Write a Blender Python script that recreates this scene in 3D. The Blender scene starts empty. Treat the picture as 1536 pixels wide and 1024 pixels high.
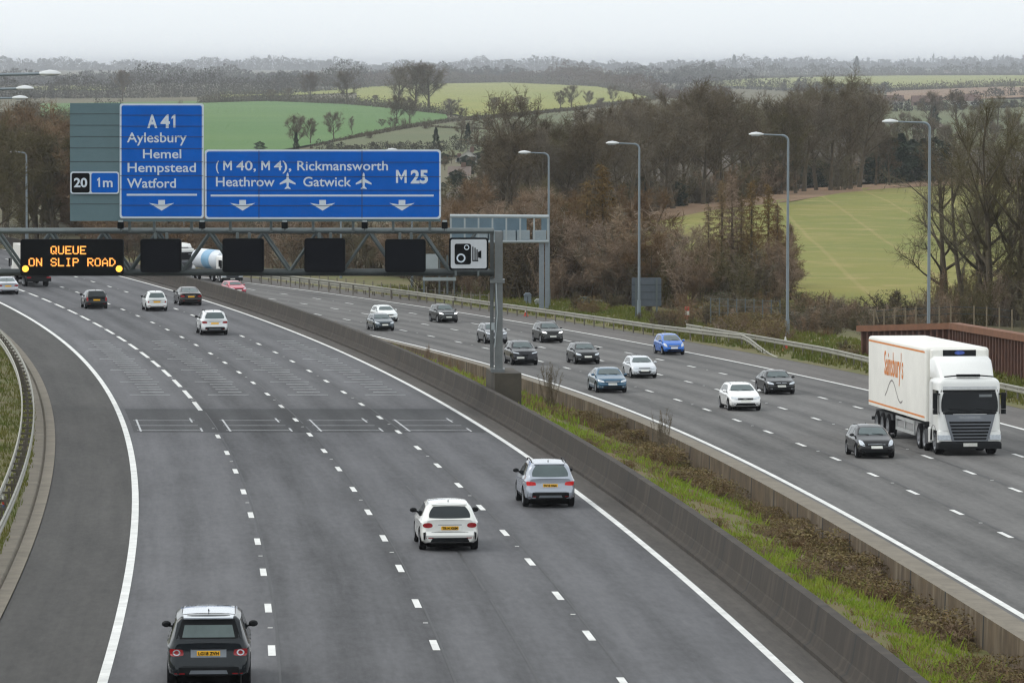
import bpy, bmesh, math, random
from mathutils import Vector, Matrix
from mathutils.bvhtree import BVHTree
random.seed(7)
R = math.radians
SC = bpy.context.scene
COL = SC.collection

# ---------------------------------------------------------------- camera, sky, sun, exposure
FPX = 6380.0                       # focal length in pixels of the 1536 px wide photograph
PITCH = math.atan((512 - 100) / FPX)
cam_d = bpy.data.cameras.new("camera"); cam = bpy.data.objects.new("camera", cam_d); COL.objects.link(cam)
cam_d.sensor_width = 36.0; cam_d.lens = FPX / 1536 * 36.0
cam_d.clip_start = 1.0; cam_d.clip_end = 40000
cam.location = (0, 0, 0); cam.rotation_euler = (math.pi / 2 - PITCH, 0, 0)
SC.camera = cam
SUN_EL, SUN_AZ = R(48), R(-72)     # azimuth measured from +Y (view direction) towards +X
w = bpy.data.worlds.new("World"); SC.world = w; w.use_nodes = True
nt = w.node_tree; nt.nodes.clear()
sky = nt.nodes.new("ShaderNodeTexSky"); sky.sky_type = 'NISHITA'; sky.sun_disc = False
sky.sun_elevation = SUN_EL; sky.sun_rotation = SUN_AZ
sky.air_density = 1.0; sky.dust_density = 4.0; sky.ozone_density = 1.0
hs = nt.nodes.new("ShaderNodeHueSaturation"); hs.inputs["Saturation"].default_value = 0.22
bg = nt.nodes.new("ShaderNodeBackground"); bg.inputs["Strength"].default_value = 0.15
wo = nt.nodes.new("ShaderNodeOutputWorld")
cl = nt.nodes.new("ShaderNodeMix"); cl.data_type = 'RGBA'; cl.inputs["Factor"].default_value = .72   # even cloud cover over the clear sky
cl.inputs["B"].default_value = (8.3, 8.8, 9.1, 1)
nt.links.new(sky.outputs[0], hs.inputs["Color"]); nt.links.new(hs.outputs[0], cl.inputs["A"]); nt.links.new(cl.outputs["Result"], bg.inputs["Color"]); nt.links.new(bg.outputs[0], wo.inputs["Surface"])
sun_d = bpy.data.lights.new("sun", 'SUN'); sun_d.energy = 0.7; sun_d.angle = R(24); sun_d.color = (1.0, 0.96, 0.9)
sun = bpy.data.objects.new("sun", sun_d); COL.objects.link(sun)
sv = Vector((math.sin(SUN_AZ) * math.cos(SUN_EL), math.cos(SUN_AZ) * math.cos(SUN_EL), math.sin(SUN_EL)))
sun.rotation_euler = sv.to_track_quat('Z', 'Y').to_euler()
sun.location = sv * 200
SC.view_settings.view_transform = 'Standard'; SC.view_settings.look = 'None'
SC.view_settings.gamma = 1.0; SC.view_settings.use_curve_mapping = False
SC.view_settings.exposure = 0.0
SC.cycles.use_denoising = True; SC.cycles.use_adaptive_sampling = False; SC.cycles.filter_width = 1.25

# ---------------------------------------------------------------- helpers
def tag(o, label=None, cat=None, group=None, kind=None):
    if label: o['label'] = label
    if cat: o['category'] = cat
    if group: o['group'] = group
    if kind: o['kind'] = kind
    return o

def empty(name, loc=(0, 0, 0), rot=(0, 0, 0)):
    o = bpy.data.objects.new(name, None); COL.objects.link(o); o.location = loc; o.rotation_euler = rot
    o.empty_display_size = 0.3
    return o

def kids(o): return [c for c in o.children]

def copy_tree(o, parent=None):
    c = o.copy(); COL.objects.link(c)
    if parent: c.parent = parent
    for ch in kids(o): copy_tree(ch, c)
    return c

class MB:
    """collects shapes and links them as ONE mesh object"""
    def __init__(s): s.v = []; s.f = []; s.m = []; s.uv = None
    def face(s, pts, m=0):
        n = len(s.v); s.v += [tuple(p) for p in pts]; s.f.append(tuple(range(n, n + len(pts)))); s.m.append(m)
    def box(s, c, d, m=0, rz=0.0):
        x, y, z = d[0] / 2, d[1] / 2, d[2] / 2; n = len(s.v); ca, sa = math.cos(rz), math.sin(rz)
        for sz in (-1, 1):
            for sx, sy in ((-1, -1), (1, -1), (1, 1), (-1, 1)):
                px, py = sx * x, sy * y
                s.v.append((c[0] + px * ca - py * sa, c[1] + px * sa + py * ca, c[2] + sz * z))
        for q in ((3, 2, 1, 0), (4, 5, 6, 7), (0, 1, 5, 4), (1, 2, 6, 5), (2, 3, 7, 6), (3, 0, 4, 7)):
            s.f.append(tuple(n + i for i in q)); s.m.append(m)
        return s
    def tube(s, p0, p1, r0, r1=None, n=8, m=0, cap=True):
        if r1 is None: r1 = r0
        p0 = Vector(p0); p1 = Vector(p1); d = p1 - p0
        if d.length < 1e-6: return s
        d.normalize(); a = d.cross(Vector((0, 0, 1)) if abs(d.z) < .9 else Vector((1, 0, 0))).normalized(); b = d.cross(a)
        k = len(s.v)
        for p, r in ((p0, r0), (p1, r1)):
            for i in range(n):
                t = 2 * math.pi * i / n; s.v.append(tuple(p + a * (r * math.cos(t)) + b * (r * math.sin(t))))
        for i in range(n):
            j = (i + 1) % n; s.f.append((k + i, k + j, k + n + j, k + n + i)); s.m.append(m)
        if cap:
            s.f.append(tuple(k + i for i in reversed(range(n)))); s.m.append(m)
            s.f.append(tuple(k + n + i for i in range(n))); s.m.append(m)
        return s
    def path(s, pts, rad, n=6, m=0):
        for i in range(len(pts) - 1):
            r0 = rad[i] if isinstance(rad, (list, tuple)) else rad; r1 = rad[i + 1] if isinstance(rad, (list, tuple)) else rad
            s.tube(pts[i], pts[i + 1], r0, r1, n, m)
        return s
    def prism(s, poly, f0, f1, m=0):
        """poly: 2-D outline; f0 / f1 map (u,v) to the 3-D front / back points"""
        n = len(poly); k = len(s.v)
        s.v += [tuple(f0(u, v)) for u, v in poly] + [tuple(f1(u, v)) for u, v in poly]
        s.f.append(tuple(range(k, k + n))); s.m.append(m)
        s.f.append(tuple(k + n + i for i in reversed(range(n)))); s.m.append(m)
        for i in range(n):
            j = (i + 1) % n; s.f.append((k + j, k + i, k + n + i, k + n + j)); s.m.append(m)
        return s
    def lathe(s, prof, c, axis='X', n=20, m=0):
        """prof: list of (a, r): position along the axis and radius"""
        k = len(s.v)
        for a, r in prof:
            for i in range(n):
                t = 2 * math.pi * i / n; u, v = r * math.cos(t), r * math.sin(t)
                s.v.append((c[0] + a, c[1] + u, c[2] + v) if axis == 'X' else ((c[0] + u, c[1] + a, c[2] + v) if axis == 'Y' else (c[0] + u, c[1] + v, c[2] + a)))
        for q in range(len(prof) - 1):
            for i in range(n):
                j = (i + 1) % n
                s.f.append((k + q * n + i, k + q * n + j, k + (q + 1) * n + j, k + (q + 1) * n + i)); s.m.append(m)
        return s
    def mesh(s, name, mats, smooth=None):
        me = bpy.data.meshes.new(name); me.from_pydata(s.v, [], s.f)
        for x in (mats if isinstance(mats, (list, tuple)) else [mats]): me.materials.append(x)
        if any(s.m): me.polygons.foreach_set("material_index", s.m)
        if s.uv:
            l = me.uv_layers.new(name="UVMap"); flat = []
            for f in s.f:
                for i in f: flat += list(s.uv[i])
            l.data.foreach_set("uv", flat)
        if smooth is not None:
            me.polygons.foreach_set("use_smooth", [True] * len(me.polygons))
            if smooth < 180: me.set_sharp_from_angle(angle=R(smooth))
        me.update(); return me
    def build(s, name, mats, parent=None, smooth=None, fixn=False):
        me = s.mesh(name, mats, smooth)
        if fixn:
            b = bmesh.new(); b.from_mesh(me); bmesh.ops.recalc_face_normals(b, faces=b.faces); b.to_mesh(me); b.free()
        o = bpy.data.objects.new(name, me); COL.objects.link(o)
        if parent: o.parent = parent
        return o

def lin(c): c /= 255.0; return c / 12.92 if c <= .04045 else ((c + .055) / 1.055) ** 2.4
def S(r, g, b, k=1.0): return (lin(r) * k, lin(g) * k, lin(b) * k)
_mats = {}
def M(name, col, rough=.7, var=.12, scale=4., metal=0., coat=0., spec=.5, bump=0., col2=None, coord='Object', stretch=(1, 1, 1), emit=0., indiv=0.):
    if name in _mats: return _mats[name]
    m = bpy.data.materials.new(name); m.use_nodes = True; t = m.node_tree; b = t.nodes["Principled BSDF"]; _mats[name] = m
    b.inputs["Roughness"].default_value = rough; b.inputs["Metallic"].default_value = metal
    b.inputs["Specular IOR Level"].default_value = spec
    if coat: b.inputs["Coat Weight"].default_value = coat; b.inputs["Coat Roughness"].default_value = .04
    tc = t.nodes.new("ShaderNodeTexCoord"); mp = t.nodes.new("ShaderNodeMapping"); mp.inputs["Scale"].default_value = stretch
    n = t.nodes.new("ShaderNodeTexNoise"); n.inputs["Scale"].default_value = scale; n.inputs["Detail"].default_value = 6; n.inputs["Roughness"].default_value = .65
    rp = t.nodes.new("ShaderNodeMapRange"); rp.inputs["From Min"].default_value = .3; rp.inputs["From Max"].default_value = .7
    mx = t.nodes.new("ShaderNodeMix"); mx.data_type = 'RGBA'
    c2 = col2 or tuple(min(1, x * (1 + var)) for x in col); c1 = col if col2 else tuple(x * (1 - var) for x in col)
    mx.inputs["A"].default_value = (*c1, 1); mx.inputs["B"].default_value = (*c2, 1)
    L = t.links.new
    L(tc.outputs[coord], mp.inputs["Vector"]); L(mp.outputs[0], n.inputs["Vector"]); L(n.outputs["Fac"], rp.inputs["Value"])
    L(rp.outputs[0], mx.inputs["Factor"]); L(mx.outputs["Result"], b.inputs["Base Color"])
    if indiv:                            # every plant has its own tone
        oi = t.nodes.new("ShaderNodeObjectInfo"); ir = t.nodes.new("ShaderNodeMapRange"); ir.inputs["To Min"].default_value = 1 - indiv; ir.inputs["To Max"].default_value = 1 + indiv
        hv = t.nodes.new("ShaderNodeHueSaturation"); L(oi.outputs["Random"], ir.inputs["Value"]); L(ir.outputs[0], hv.inputs["Value"]); L(mx.outputs["Result"], hv.inputs["Color"])
        h2 = t.nodes.new("ShaderNodeMapRange"); h2.inputs["To Min"].default_value = 1.25; h2.inputs["To Max"].default_value = .75; L(oi.outputs["Random"], h2.inputs["Value"]); L(h2.outputs[0], hv.inputs["Saturation"])
        L(hv.outputs[0], b.inputs["Base Color"])
    if emit: L(mx.outputs["Result"], b.inputs["Emission Color"]); b.inputs["Emission Strength"].default_value = emit
    if bump:
        bp = t.nodes.new("ShaderNodeBump"); bp.inputs["Strength"].default_value = bump; bp.inputs["Distance"].default_value = .05
        L(n.outputs["Fac"], bp.inputs["Height"]); L(bp.outputs[0], b.inputs["Normal"])
    return m

def rays(px, py):
    cx, cy = (px - 768) / FPX, (512 - py) / FPX; a = PITCH
    return (cx, math.cos(a) + cy * math.sin(a), -math.sin(a) + cy * math.cos(a))
def PL(px, py, Y):                      # photograph pixel -> world point on the plane at distance Y
    r = rays(px, py); return Vector((r[0] / r[1] * Y, Y, r[2] / r[1] * Y))
def proj(p):                            # world point -> photograph pixel
    a = PITCH; d = p[1] * math.cos(a) - p[2] * math.sin(a); u = p[1] * math.sin(a) + p[2] * math.cos(a)
    return (768 + FPX * p[0] / d, 512 - FPX * u / d)

# ---------------------------------------------------------------- road alignment (measured from the lane lines)
CLc = (-5.9755, -9.5292, -3.1691, -0.262); CRc = (13.248, -7.2381, -3.1521, -1.355)
def DL(Y):
    Y = min(Y, 468.); return 13.26 + .0215 * (Y - 97.6) - 3.25e-5 * ((Y - 137) ** 2 - 1552.4)
def DRr(Y):
    if Y < 225: return 14.75 + .027 * (Y - 155)
    u = min(Y, 425.) - 225; return 16.64 + .027 * u - .027 * u * u / 400
def curve(c, Y):
    t = (Y - 150) / 100; return c[0] + t * (c[1] + t * (c[2] + t * c[3])), (c[1] + t * (2 * c[2] + t * 3 * c[3])) / 100
class Way:
    def __init__(s, c, D): s.c, s.D = c, D
    def at(s, o, Y, dz=0.):             # point at offset o right of the reference line, measured at distance Y
        x, d = curve(s.c, Y); return Vector((x + o * math.sqrt(1 + d * d), Y, -s.D(Y) + dz))
    def off(s, X, Y):
        x, d = curve(s.c, Y); return (X - x) / math.sqrt(1 + d * d)
    def head(s, Y):
        d = curve(s.c, Y)[1]; v = Vector((d, 1, 0)); v.normalize(); return v
    def slope(s, Y): return -(s.D(Y + .5) - s.D(Y - .5))
LW, RW = Way(CLc, DL), Way(CRc, DRr)

def ss(a, b, x):
    t = max(0., min(1., (x - a) / (b - a))); return t * t * (3 - 2 * t)
def tab(t, x):
    if x <= t[0][0]: return t[0][1]
    for i in range(len(t) - 1):
        if x <= t[i + 1][0]:
            k = (x - t[i][0]) / (t[i + 1][0] - t[i][0]); return t[i][1] + (t[i + 1][1] - t[i][1]) * k
    return t[-1][1]
ROWS = [(480, 335), (560, 302), (640, 282), (750, 262), (900, 240), (1100, 214), (1380, 190), (1800, 168), (2500, 150), (3900, 132), (6000, 118), (8200, 110), (11000, 105.5), (14500, 103), (20000, 101.8)]
def zfar(Y):
    return -(tab(ROWS, max(Y, 480)) - 100) / FPX * max(Y, 480)
def zt(X, Y):                            # the lie of the land
    if Y > 560: return zfar(Y)
    yy = max(Y, 12.); oL, oR = LW.off(X, yy), RW.off(X, yy)
    base = zfar(480)
    if oL < -10.4: z = -DL(yy) - .1 + (base + 1.2 + DL(yy)) * ss(-16, -60, oL)
    elif oR > 14.5: z = -DRr(yy) - .1 + (base - .2 + DRr(yy)) * ss(17, 45, oR)
    else: z = min(-DL(yy), -DRr(yy)) - 1.6
    k = ss(440, 560, Y); return z * (1 - k) + zfar(Y) * k
def G(px, py, zoff=0.):                  # photograph pixel -> point on the land
    r = rays(px, py); Y = 70.; pv = None
    while Y < 19500:
        X, Z = r[0] / r[1] * Y, r[2] / r[1] * Y
        yy = max(Y, 12.); oL, oR = LW.off(X, yy), RW.off(X, yy)
        if Y < 470 and -24.5 < oL < 8.4: g = -DL(yy)
        elif Y < 470 and -4.6 < oR < 25.5: g = -DRr(yy)
        else: g = zt(X, Y)
        d = Z - g - zoff
        if d <= 0:
            if pv: 
                k = pv[1] / (pv[1] - d); Y = pv[0] + (Y - pv[0]) * k
            return Vector((r[0] / r[1] * Y, Y, r[2] / r[1] * Y - zoff))
        pv = (Y, d); Y *= 1.004
    return Vector((r[0] / r[1] * Y, Y, r[2] / r[1] * Y))

# ---------------------------------------------------------------- ground materials
def asphalt(name, base, tint, lane=3.7, o0=0., track=.15):
    m = bpy.data.materials.new(name); m.use_nodes = True; t = m.node_tree; b = t.nodes["Principled BSDF"]; L = t.links.new; N = t.nodes.new
    b.inputs["Roughness"].default_value = .78; b.inputs["Specular IOR Level"].default_value = .22
    uv = N("ShaderNodeUVMap"); uv.uv_map = "UVMap"
    def noise(sc, stretch, det=5):
        mp = N("ShaderNodeMapping"); mp.inputs["Scale"].default_value = stretch; L(uv.outputs[0], mp.inputs["Vector"])
        n = N("ShaderNodeTexNoise"); n.inputs["Scale"].default_value = sc; n.inputs["Detail"].default_value = det; n.inputs["Roughness"].default_value = .7
        L(mp.outputs[0], n.inputs["Vector"]); return n.outputs["Fac"]
    def math_(op, a, bb):
        k = N("ShaderNodeMath"); k.operation = op
        for i, x in enumerate((a, bb)):
            if isinstance(x, (int, float)): k.inputs[i].default_value = x
            else: L(x, k.inputs[i])
        return k.outputs[0]
    sx = N("ShaderNodeSeparateXYZ"); L(uv.outputs[0], sx.inputs[0])
    # wheel tracks: two lighter polished bands per lane with a darker oil band between
    ph = math_('MULTIPLY', math_('SUBTRACT', sx.outputs[0], o0), 4 * math.pi / lane)
    tr = math_('COSINE', ph, 0)
    v = math_('ADD', 1.0, math_('MULTIPLY', tr, -track))
    s1 = math_('MULTIPLY', math_('SUBTRACT', noise(1.0, (1.6, .045, 1)), .5), 1.0)      # long streaks
    s2 = math_('MULTIPLY', math_('SUBTRACT', noise(1.0, (.22, .05, 1), 5), .5), .85)      # big patches
    s3 = math_('MULTIPLY', math_('SUBTRACT', noise(5., (1, .2, 1), 4), .5), .8)          # grain
    s4 = math_('MULTIPLY', math_('SUBTRACT', noise(1.0, (.9, .14, 1), 6), .5), .55)         # cross blotches
    ln_ = math_('FLOOR', math_('DIVIDE', math_('SUBTRACT', sx.outputs[0], .14), lane), 0)          # each lane was laid on its own
    v = math_('ADD', v, math_('MULTIPLY', math_('SINE', math_('MULTIPLY', ln_, 2.3), 0), .13))
    v = math_('ADD', v, math_('ADD', math_('ADD', s1, s2), math_('ADD', s3, s4)))
    mx = N("ShaderNodeMix"); mx.data_type = 'RGBA'; mx.blend_type = 'MULTIPLY'; mx.inputs["Factor"].default_value = 1
    mx.inputs["A"].default_value = (base * tint[0], base * tint[1], base * tint[2], 1)
    cb = N("ShaderNodeCombineColor"); [L(v, cb.inputs[i]) for i in range(3)]
    L(cb.outputs[0], mx.inputs["B"]); L(mx.outputs["Result"], b.inputs["Base Color"])
    bp = N("ShaderNodeBump"); bp.inputs["Strength"].default_value = .25; bp.inputs["Distance"].default_value = .02
    L(noise(30., (1, 1, 1), 2), bp.inputs["Height"]); L(bp.outputs[0], b.inputs["Normal"])
    return m

YS = [10 + 4 * i for i in range(int((462 - 10) / 4) + 1)]
def ribbon(name, way, os_, mat, dz=0., Ys=YS, kind='structure', dzf=None, mb=None):
    b = mb or MB(); b.uv = b.uv or []; k = len(b.v); n = len(os_)
    for Y in Ys:
        for o in os_:
            p = way.at(o, Y, dz + (dzf(o, Y) if dzf else 0)); b.v.append(tuple(p)); b.uv.append((o, Y))
    for i in range(len(Ys) - 1):
        for j in range(n - 1):
            a = k + i * n + j; b.f.append((a, a + 1, a + n + 1, a + n)); b.m.append(0)
    if mb: return None
    o = b.build(name, mat); 
    if kind: tag(o, kind=kind)
    return o

A_L = asphalt("left_asphalt", .090, (.99, .99, 1.04), o0=1.85)
A_R = asphalt("right_asphalt", .112, (1.03, 1.0, .96), o0=1.85)
A_H = asphalt("shoulder_asphalt", .058, (1.05, 1.0, .93), o0=1.85, track=.02)
A_H2 = asphalt("far_shoulder_asphalt", .105, (1.06, .98, .91), o0=1.85, track=.02)
A_D = asphalt("dark_asphalt", .052, (.98, .99, 1.03), o0=1.85, track=.15)
A_B = asphalt("gravel_strip", .085, (1.1, .98, .86), o0=1.85, track=.0)
GRASSY = M("verge_grass", S(84, 92, 38), .95, col2=S(110, 96, 66), scale=.45, bump=.3)
EARTH = M("land_grass", S(80, 78, 50), .95, col2=S(98, 90, 62), scale=.02)
CONC = M("pale_concrete", S(128, 120, 106), .9, col2=S(104, 97, 85), scale=1.2, bump=.2)
PAINT = M("road_paint", S(232, 232, 228), .6, col2=S(196, 196, 192), scale=1.4)
FADED = M("faded_road_paint", S(200, 202, 202), .7, col2=S(150, 152, 154), scale=1.5)

# land
def lines(lo, hi, fine_lo, fine_hi, step, grow):
    v = []; x = fine_lo
    while x <= fine_hi: v.append(x); x += step
    st = step; x = fine_hi
    while x < hi: st *= grow; x += st; v.append(x)
    st = step; x = fine_lo
    while x > lo: st *= grow; x -= st; v.insert(0, x)
    return v
XL = lines(-10000, 10000, -110, 90, 2.5, 1.16); YL = lines(-200, 20500, 12, 564, 4, 1.045)
b = MB()
for Y in YL:
    for X in XL: b.v.append((X, Y, zt(X, Y)))
nx = len(XL)
for i in range(len(YL) - 1):
    for j in range(nx - 1):
        a = i * nx + j; b.f.append((a, a + 1, a + nx + 1, a + nx)); b.m.append(0)
tag(b.build("ground", EARTH, smooth=180), kind='structure')

def wob(o, Y, a=.06):
    return a * (math.sin(o * 1.7 + Y * .31) + math.sin(o * .9 - Y * .17 + 1.3)) * .5
ribbon("left_carriageway", LW, (-7.4, -5.5, -3.7, 0, 3.7, 5.5, 7.55), A_L)
ribbon("hard_shoulder", LW, (-10.25, -9, -7.4), A_H)
ribbon("edge_strip", LW, (7.55, 8.5), A_B, .0)
ribbon("drainage_channel", LW, (-11.1, -10.72, -10.66, -10.6, -10.25), CONC, dzf=lambda o, Y: .04 if abs(o + 10.66) > .05 else -.06)
ribbon("left_verge", LW, [-25, -21, -18, -15, -13.5, -12.4, -11.6, -11.1], GRASSY, .0, dzf=lambda o, Y: .02 + .55 * ss(-11.5, -15, o) + wob(o, Y) * ss(-11.2, -12.5, o))
ribbon("right_carriageway", RW, (-3.9, -1.8, 0, 3.7, 7.35, 9.2, 11.25), A_R)
ribbon("right_hard_shoulder", RW, (11.25, 13, 14.7), A_H2)
ribbon("right_verge", RW, [14.7, 15.3, 16, 17, 18.5, 20, 22, 24, 26, 28.5, 32, 36], GRASSY, .0, dzf=lambda o, Y: .01 + .22 * ss(15, 18, o) - .9 * ss(26, 36, o) + wob(o, Y, .1) * ss(14.8, 16, o))
ribbon("patched_strip", LW, (-7.05, -3.7, 0, 3.7, 7.25), A_D, .004, Ys=[173.0, 178, 183, 188.5])

# road markings
b = MB(); b.uv = []
def mark(way, o, w_, Y0, Y1, dz=.008, step=4., mb=None):
    n = max(1, int((Y1 - Y0) / step)); ribbon("", way, (o - w_ / 2, o + w_ / 2), None, dz, [Y0 + (Y1 - Y0) * i / n for i in range(n + 1)], mb=mb or b)
mark(LW, -7.37, .22, 10, 460); mark(LW, 7.42, .2, 10, 460)
mark(RW, -3.66, .2, 10, 460); mark(RW, 11.13, .2, 10, 460)
def dashes(way, o, Yc, pitch, ln, w_, lo=20, hi=450, skip=None):
    n0 = int((lo - Yc) / pitch)
    for n in range(n0, int((hi - Yc) / pitch)):
        c = Yc + n * pitch
        if skip and skip(c): continue
        mark(way, o, w_, c - ln / 2, c + ln / 2)
        s = c + pitch / 2
        if n % 2 == 0:
            p = way.at(o, s, .02); k = .06; b.face([p + Vector((-k, -k, 0)), p + Vector((k, -k, 0)), p + Vector((k, k, 0)), p + Vector((-k, k, 0))]); b.uv += [(o, s)] * 4
dashes(LW, -3.74, 95.9, 9.33, 2.1, .17, hi=186); dashes(LW, -3.74, 190.5, 9.0, 6.2, .2, lo=188)
dashes(LW, 0, 97.0, 9.33, 2.1, .17); dashes(LW, 3.7, 99.0, 9.28, 2.1, .17)
yA = lambda px, py: G(px, py).y
dashes(RW, 0, yA(1257, 688), 8.75, 2.1, .17); dashes(RW, 3.7, yA(1389, 685), 8.75, 2.1, .17); dashes(RW, 7.35, yA(1285, 611), 8.75, 2.1, .17)
tag(b.build("lane_markings", PAINT), kind='structure')
b = MB(); b.uv = []; rq = random.Random(5)   # laying joints between the lanes
for way, o_, hi in ((LW, -3.6, 330), (LW, .14, 330), (LW, 3.84, 330), (LW, 1.9, 150), (RW, .14, 300), (RW, 3.84, 300), (RW, 7.48, 300)):
    Y = 60
    while Y < hi:
        ln = rq.uniform(8, 30); mark(way, o_ + rq.uniform(-.02, .02), rq.uniform(.04, .08), Y, Y + ln, .0055); Y += ln + rq.choice((0, 0, 2, 5))
tag(b.build("road_joint", M("bitumen_joint", (.022, .022, .023), .6, var=.3)), kind='structure')
b = MB(); b.uv = []
for c in (-5.5, -1.85, 1.85, 5.45):
    for i in range(25):
        Y = 199 + 2.15 * i; hw = .95 if i % 5 == 0 else .55
        mark(LW, c + (.0 if i % 5 == 0 else .2), hw * 2, Y, Y + .22, .0085)
    for Y in (174.2, 177.2, 180.5):
        mark(LW, c - .1, 2.6, Y, Y + .14, .0085)
    mark(LW, c - 1.25, .08, 173.6, 181.2, .009); mark(LW, c + 1.05, .08, 179.4, 182, .009); mark(LW, c + 1.25, .08, 173.6, 175.6, .009)
tag(b.build("calibration_markings", FADED), kind='structure')

# fields: sheets lying on the land
def field(name, poly, mat, lift=.25):
    bm = bmesh.new(); bm.faces.new([bm.verts.new((x, y, 0)) for x, y in poly]); bmesh.ops.triangulate(bm, faces=bm.faces)
    for _ in range(5):
        e = [e for e in bm.edges if e.calc_length() > 14]
        if not e: break
        bmesh.ops.subdivide_edges(bm, edges=e, cuts=1); bmesh.ops.triangulate(bm, faces=[f for f in bm.faces if len(f.verts) > 3])
    for v in bm.verts: p = G(v.co.x, v.co.y); v.co = p + Vector((0, 0, lift))
    for fc in bm.faces:
        if fc.normal.z < 0: fc.normal_flip()
    bmesh.ops.recalc_face_normals(bm, faces=bm.faces)
    me = bpy.data.meshes.new(name); bm.to_mesh(me); bm.free(); me.materials.append(mat)
    o = bpy.data.objects.new(name, me); COL.objects.link(o); tag(o, kind='structure'); return o
def crop_mat(name, c1, c2, c3, ang, period):
    m = M(name, c1, .95, col2=c2, scale=.03); t = m.node_tree; bs = t.nodes["Principled BSDF"]; L = t.links.new; N = t.nodes.new
    tc = next(n for n in t.nodes if n.bl_idname == "ShaderNodeTexCoord"); mix0 = next(n for n in t.nodes if n.bl_idname == "ShaderNodeMix")
    mp = N("ShaderNodeMapping"); mp.inputs["Rotation"].default_value = (0, 0, ang); L(tc.outputs["Object"], mp.inputs["Vector"])
    wv = N("ShaderNodeTexWave"); wv.inputs["Scale"].default_value = 2 * math.pi / 20 / period; wv.inputs["Distortion"].default_value = .35; wv.inputs["Detail"].default_value = 3; wv.inputs["Detail Scale"].default_value = .5
    L(mp.outputs[0], wv.inputs["Vector"])
    rp = N("ShaderNodeMapRange"); rp.inputs["From Min"].default_value = .982; rp.inputs["From Max"].default_value = 1.0; rp.inputs["To Max"].default_value = .7; L(wv.outputs["Fac"], rp.inputs["Value"])
    fn = N("ShaderNodeTexNoise"); fn.inputs["Scale"].default_value = .16; fn.inputs["Detail"].default_value = 9; fn.inputs["Roughness"].default_value = .7; L(tc.outputs["Object"], fn.inputs["Vector"])
    mu = N("ShaderNodeMath"); mu.operation = 'MULTIPLY'; L(rp.outputs[0], mu.inputs[0]); L(fn.outputs["Fac"], mu.inputs[1])
    mx = N("ShaderNodeMix"); mx.data_type = 'RGBA'; mx.inputs["B"].default_value = (*c3, 1); L(mu.outputs[0], mx.inputs["Factor"]); L(mix0.outputs["Result"], mx.inputs["A"])
    f2 = N("ShaderNodeMix"); f2.data_type = 'RGBA'; f2.inputs["B"].default_value = (*c3, 1); r2 = N("ShaderNodeMapRange"); r2.inputs["From Min"].default_value = .5; r2.inputs["From Max"].default_value = .72; r2.inputs["To Max"].default_value = .75
    L(fn.outputs["Fac"], r2.inputs["Value"]); L(r2.outputs[0], f2.inputs["Factor"]); L(mx.outputs["Result"], f2.inputs["A"])
    L(f2.outputs["Result"], bs.inputs["Base Color"]); return m
F1 = crop_mat("winter_crop", S(102, 109, 31), S(126, 120, 46), S(156, 138, 86), R(1.6), 7.5)
F2 = M("green_pasture", S(64, 104, 36), .95, col2=S(80, 112, 44), scale=.008)
F3 = M("yellow_green_pasture", S(116, 126, 40), .95, col2=S(134, 130, 52), scale=.01)
F4 = M("ploughed_earth", S(132, 102, 74), .95, col2=S(114, 92, 66), scale=.02)
F5 = M("dull_pasture", S(78, 88, 48), .95, col2=S(94, 94, 58), scale=.01)
field("crop_field", [(930, 345), (985, 318), (1060, 303), (1180, 290), (1300, 283), (1420, 276), (1600, 272), (1600, 462), (1190, 462), (1020, 462), (930, 400)], F1, .12)
field("bare_soil_strip", [(965, 321), (1060, 301), (1180, 286), (1300, 278), (1420, 269), (1600, 268), (1600, 276), (1420, 279), (1330, 284), (1260, 291), (1190, 303), (1120, 311), (1060, 318), (985, 334)], F4, .14)
field("green_field", [(60, 157), (305, 153), (400, 151), (520, 156), (600, 163), (668, 172), (672, 180), (600, 192), (530, 206), (470, 219), (400, 232), (60, 240)], F2, .5)
field("sloping_field", [(470, 222), (560, 205), (640, 191), (740, 180), (860, 168), (860, 200), (700, 236), (470, 236)], F5, .5)
field("hilltop_field", [(535, 131), (600, 128), (660, 125), (760, 123.5), (900, 130), (978, 147), (960, 152), (860, 164), (780, 171), (700, 178), (672, 172), (600, 160), (535, 153)], F3, .8)
field("strip_field", [(330, 139), (450, 136), (560, 131), (560, 140), (450, 144), (330, 148)], F3, .8)
field("far_left_field", [(45, 132), (110, 130), (190, 133), (190, 137), (110, 137), (45, 137)], F3, .8)
field("far_right_field", [(1060, 122), (1180, 116.5), (1340, 114), (1470, 114), (1600, 114), (1600, 131), (1400, 133), (1200, 134), (1060, 130)], F3, 1.0)
field("ploughed_field", [(1330, 139), (1440, 134), (1600, 128), (1600, 146), (1440, 152), (1330, 155)], F4, 1.0)
field("middle_right_field", [(1300, 150), (1450, 150), (1620, 152), (1620, 226), (1300, 226)], F5, .5)
LITTER = M("leaf_litter", S(78, 66, 50), .95, col2=S(60, 52, 40), scale=.2)
field("wood_floor", [(660, 300), (760, 240), (900, 190), (1040, 180), (1300, 180), (1420, 226), (1620, 226), (1620, 266), (1420, 269), (1300, 277), (1180, 285), (1060, 300), (965, 320), (925, 346), (925, 420), (660, 420)], LITTER, .35)
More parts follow.
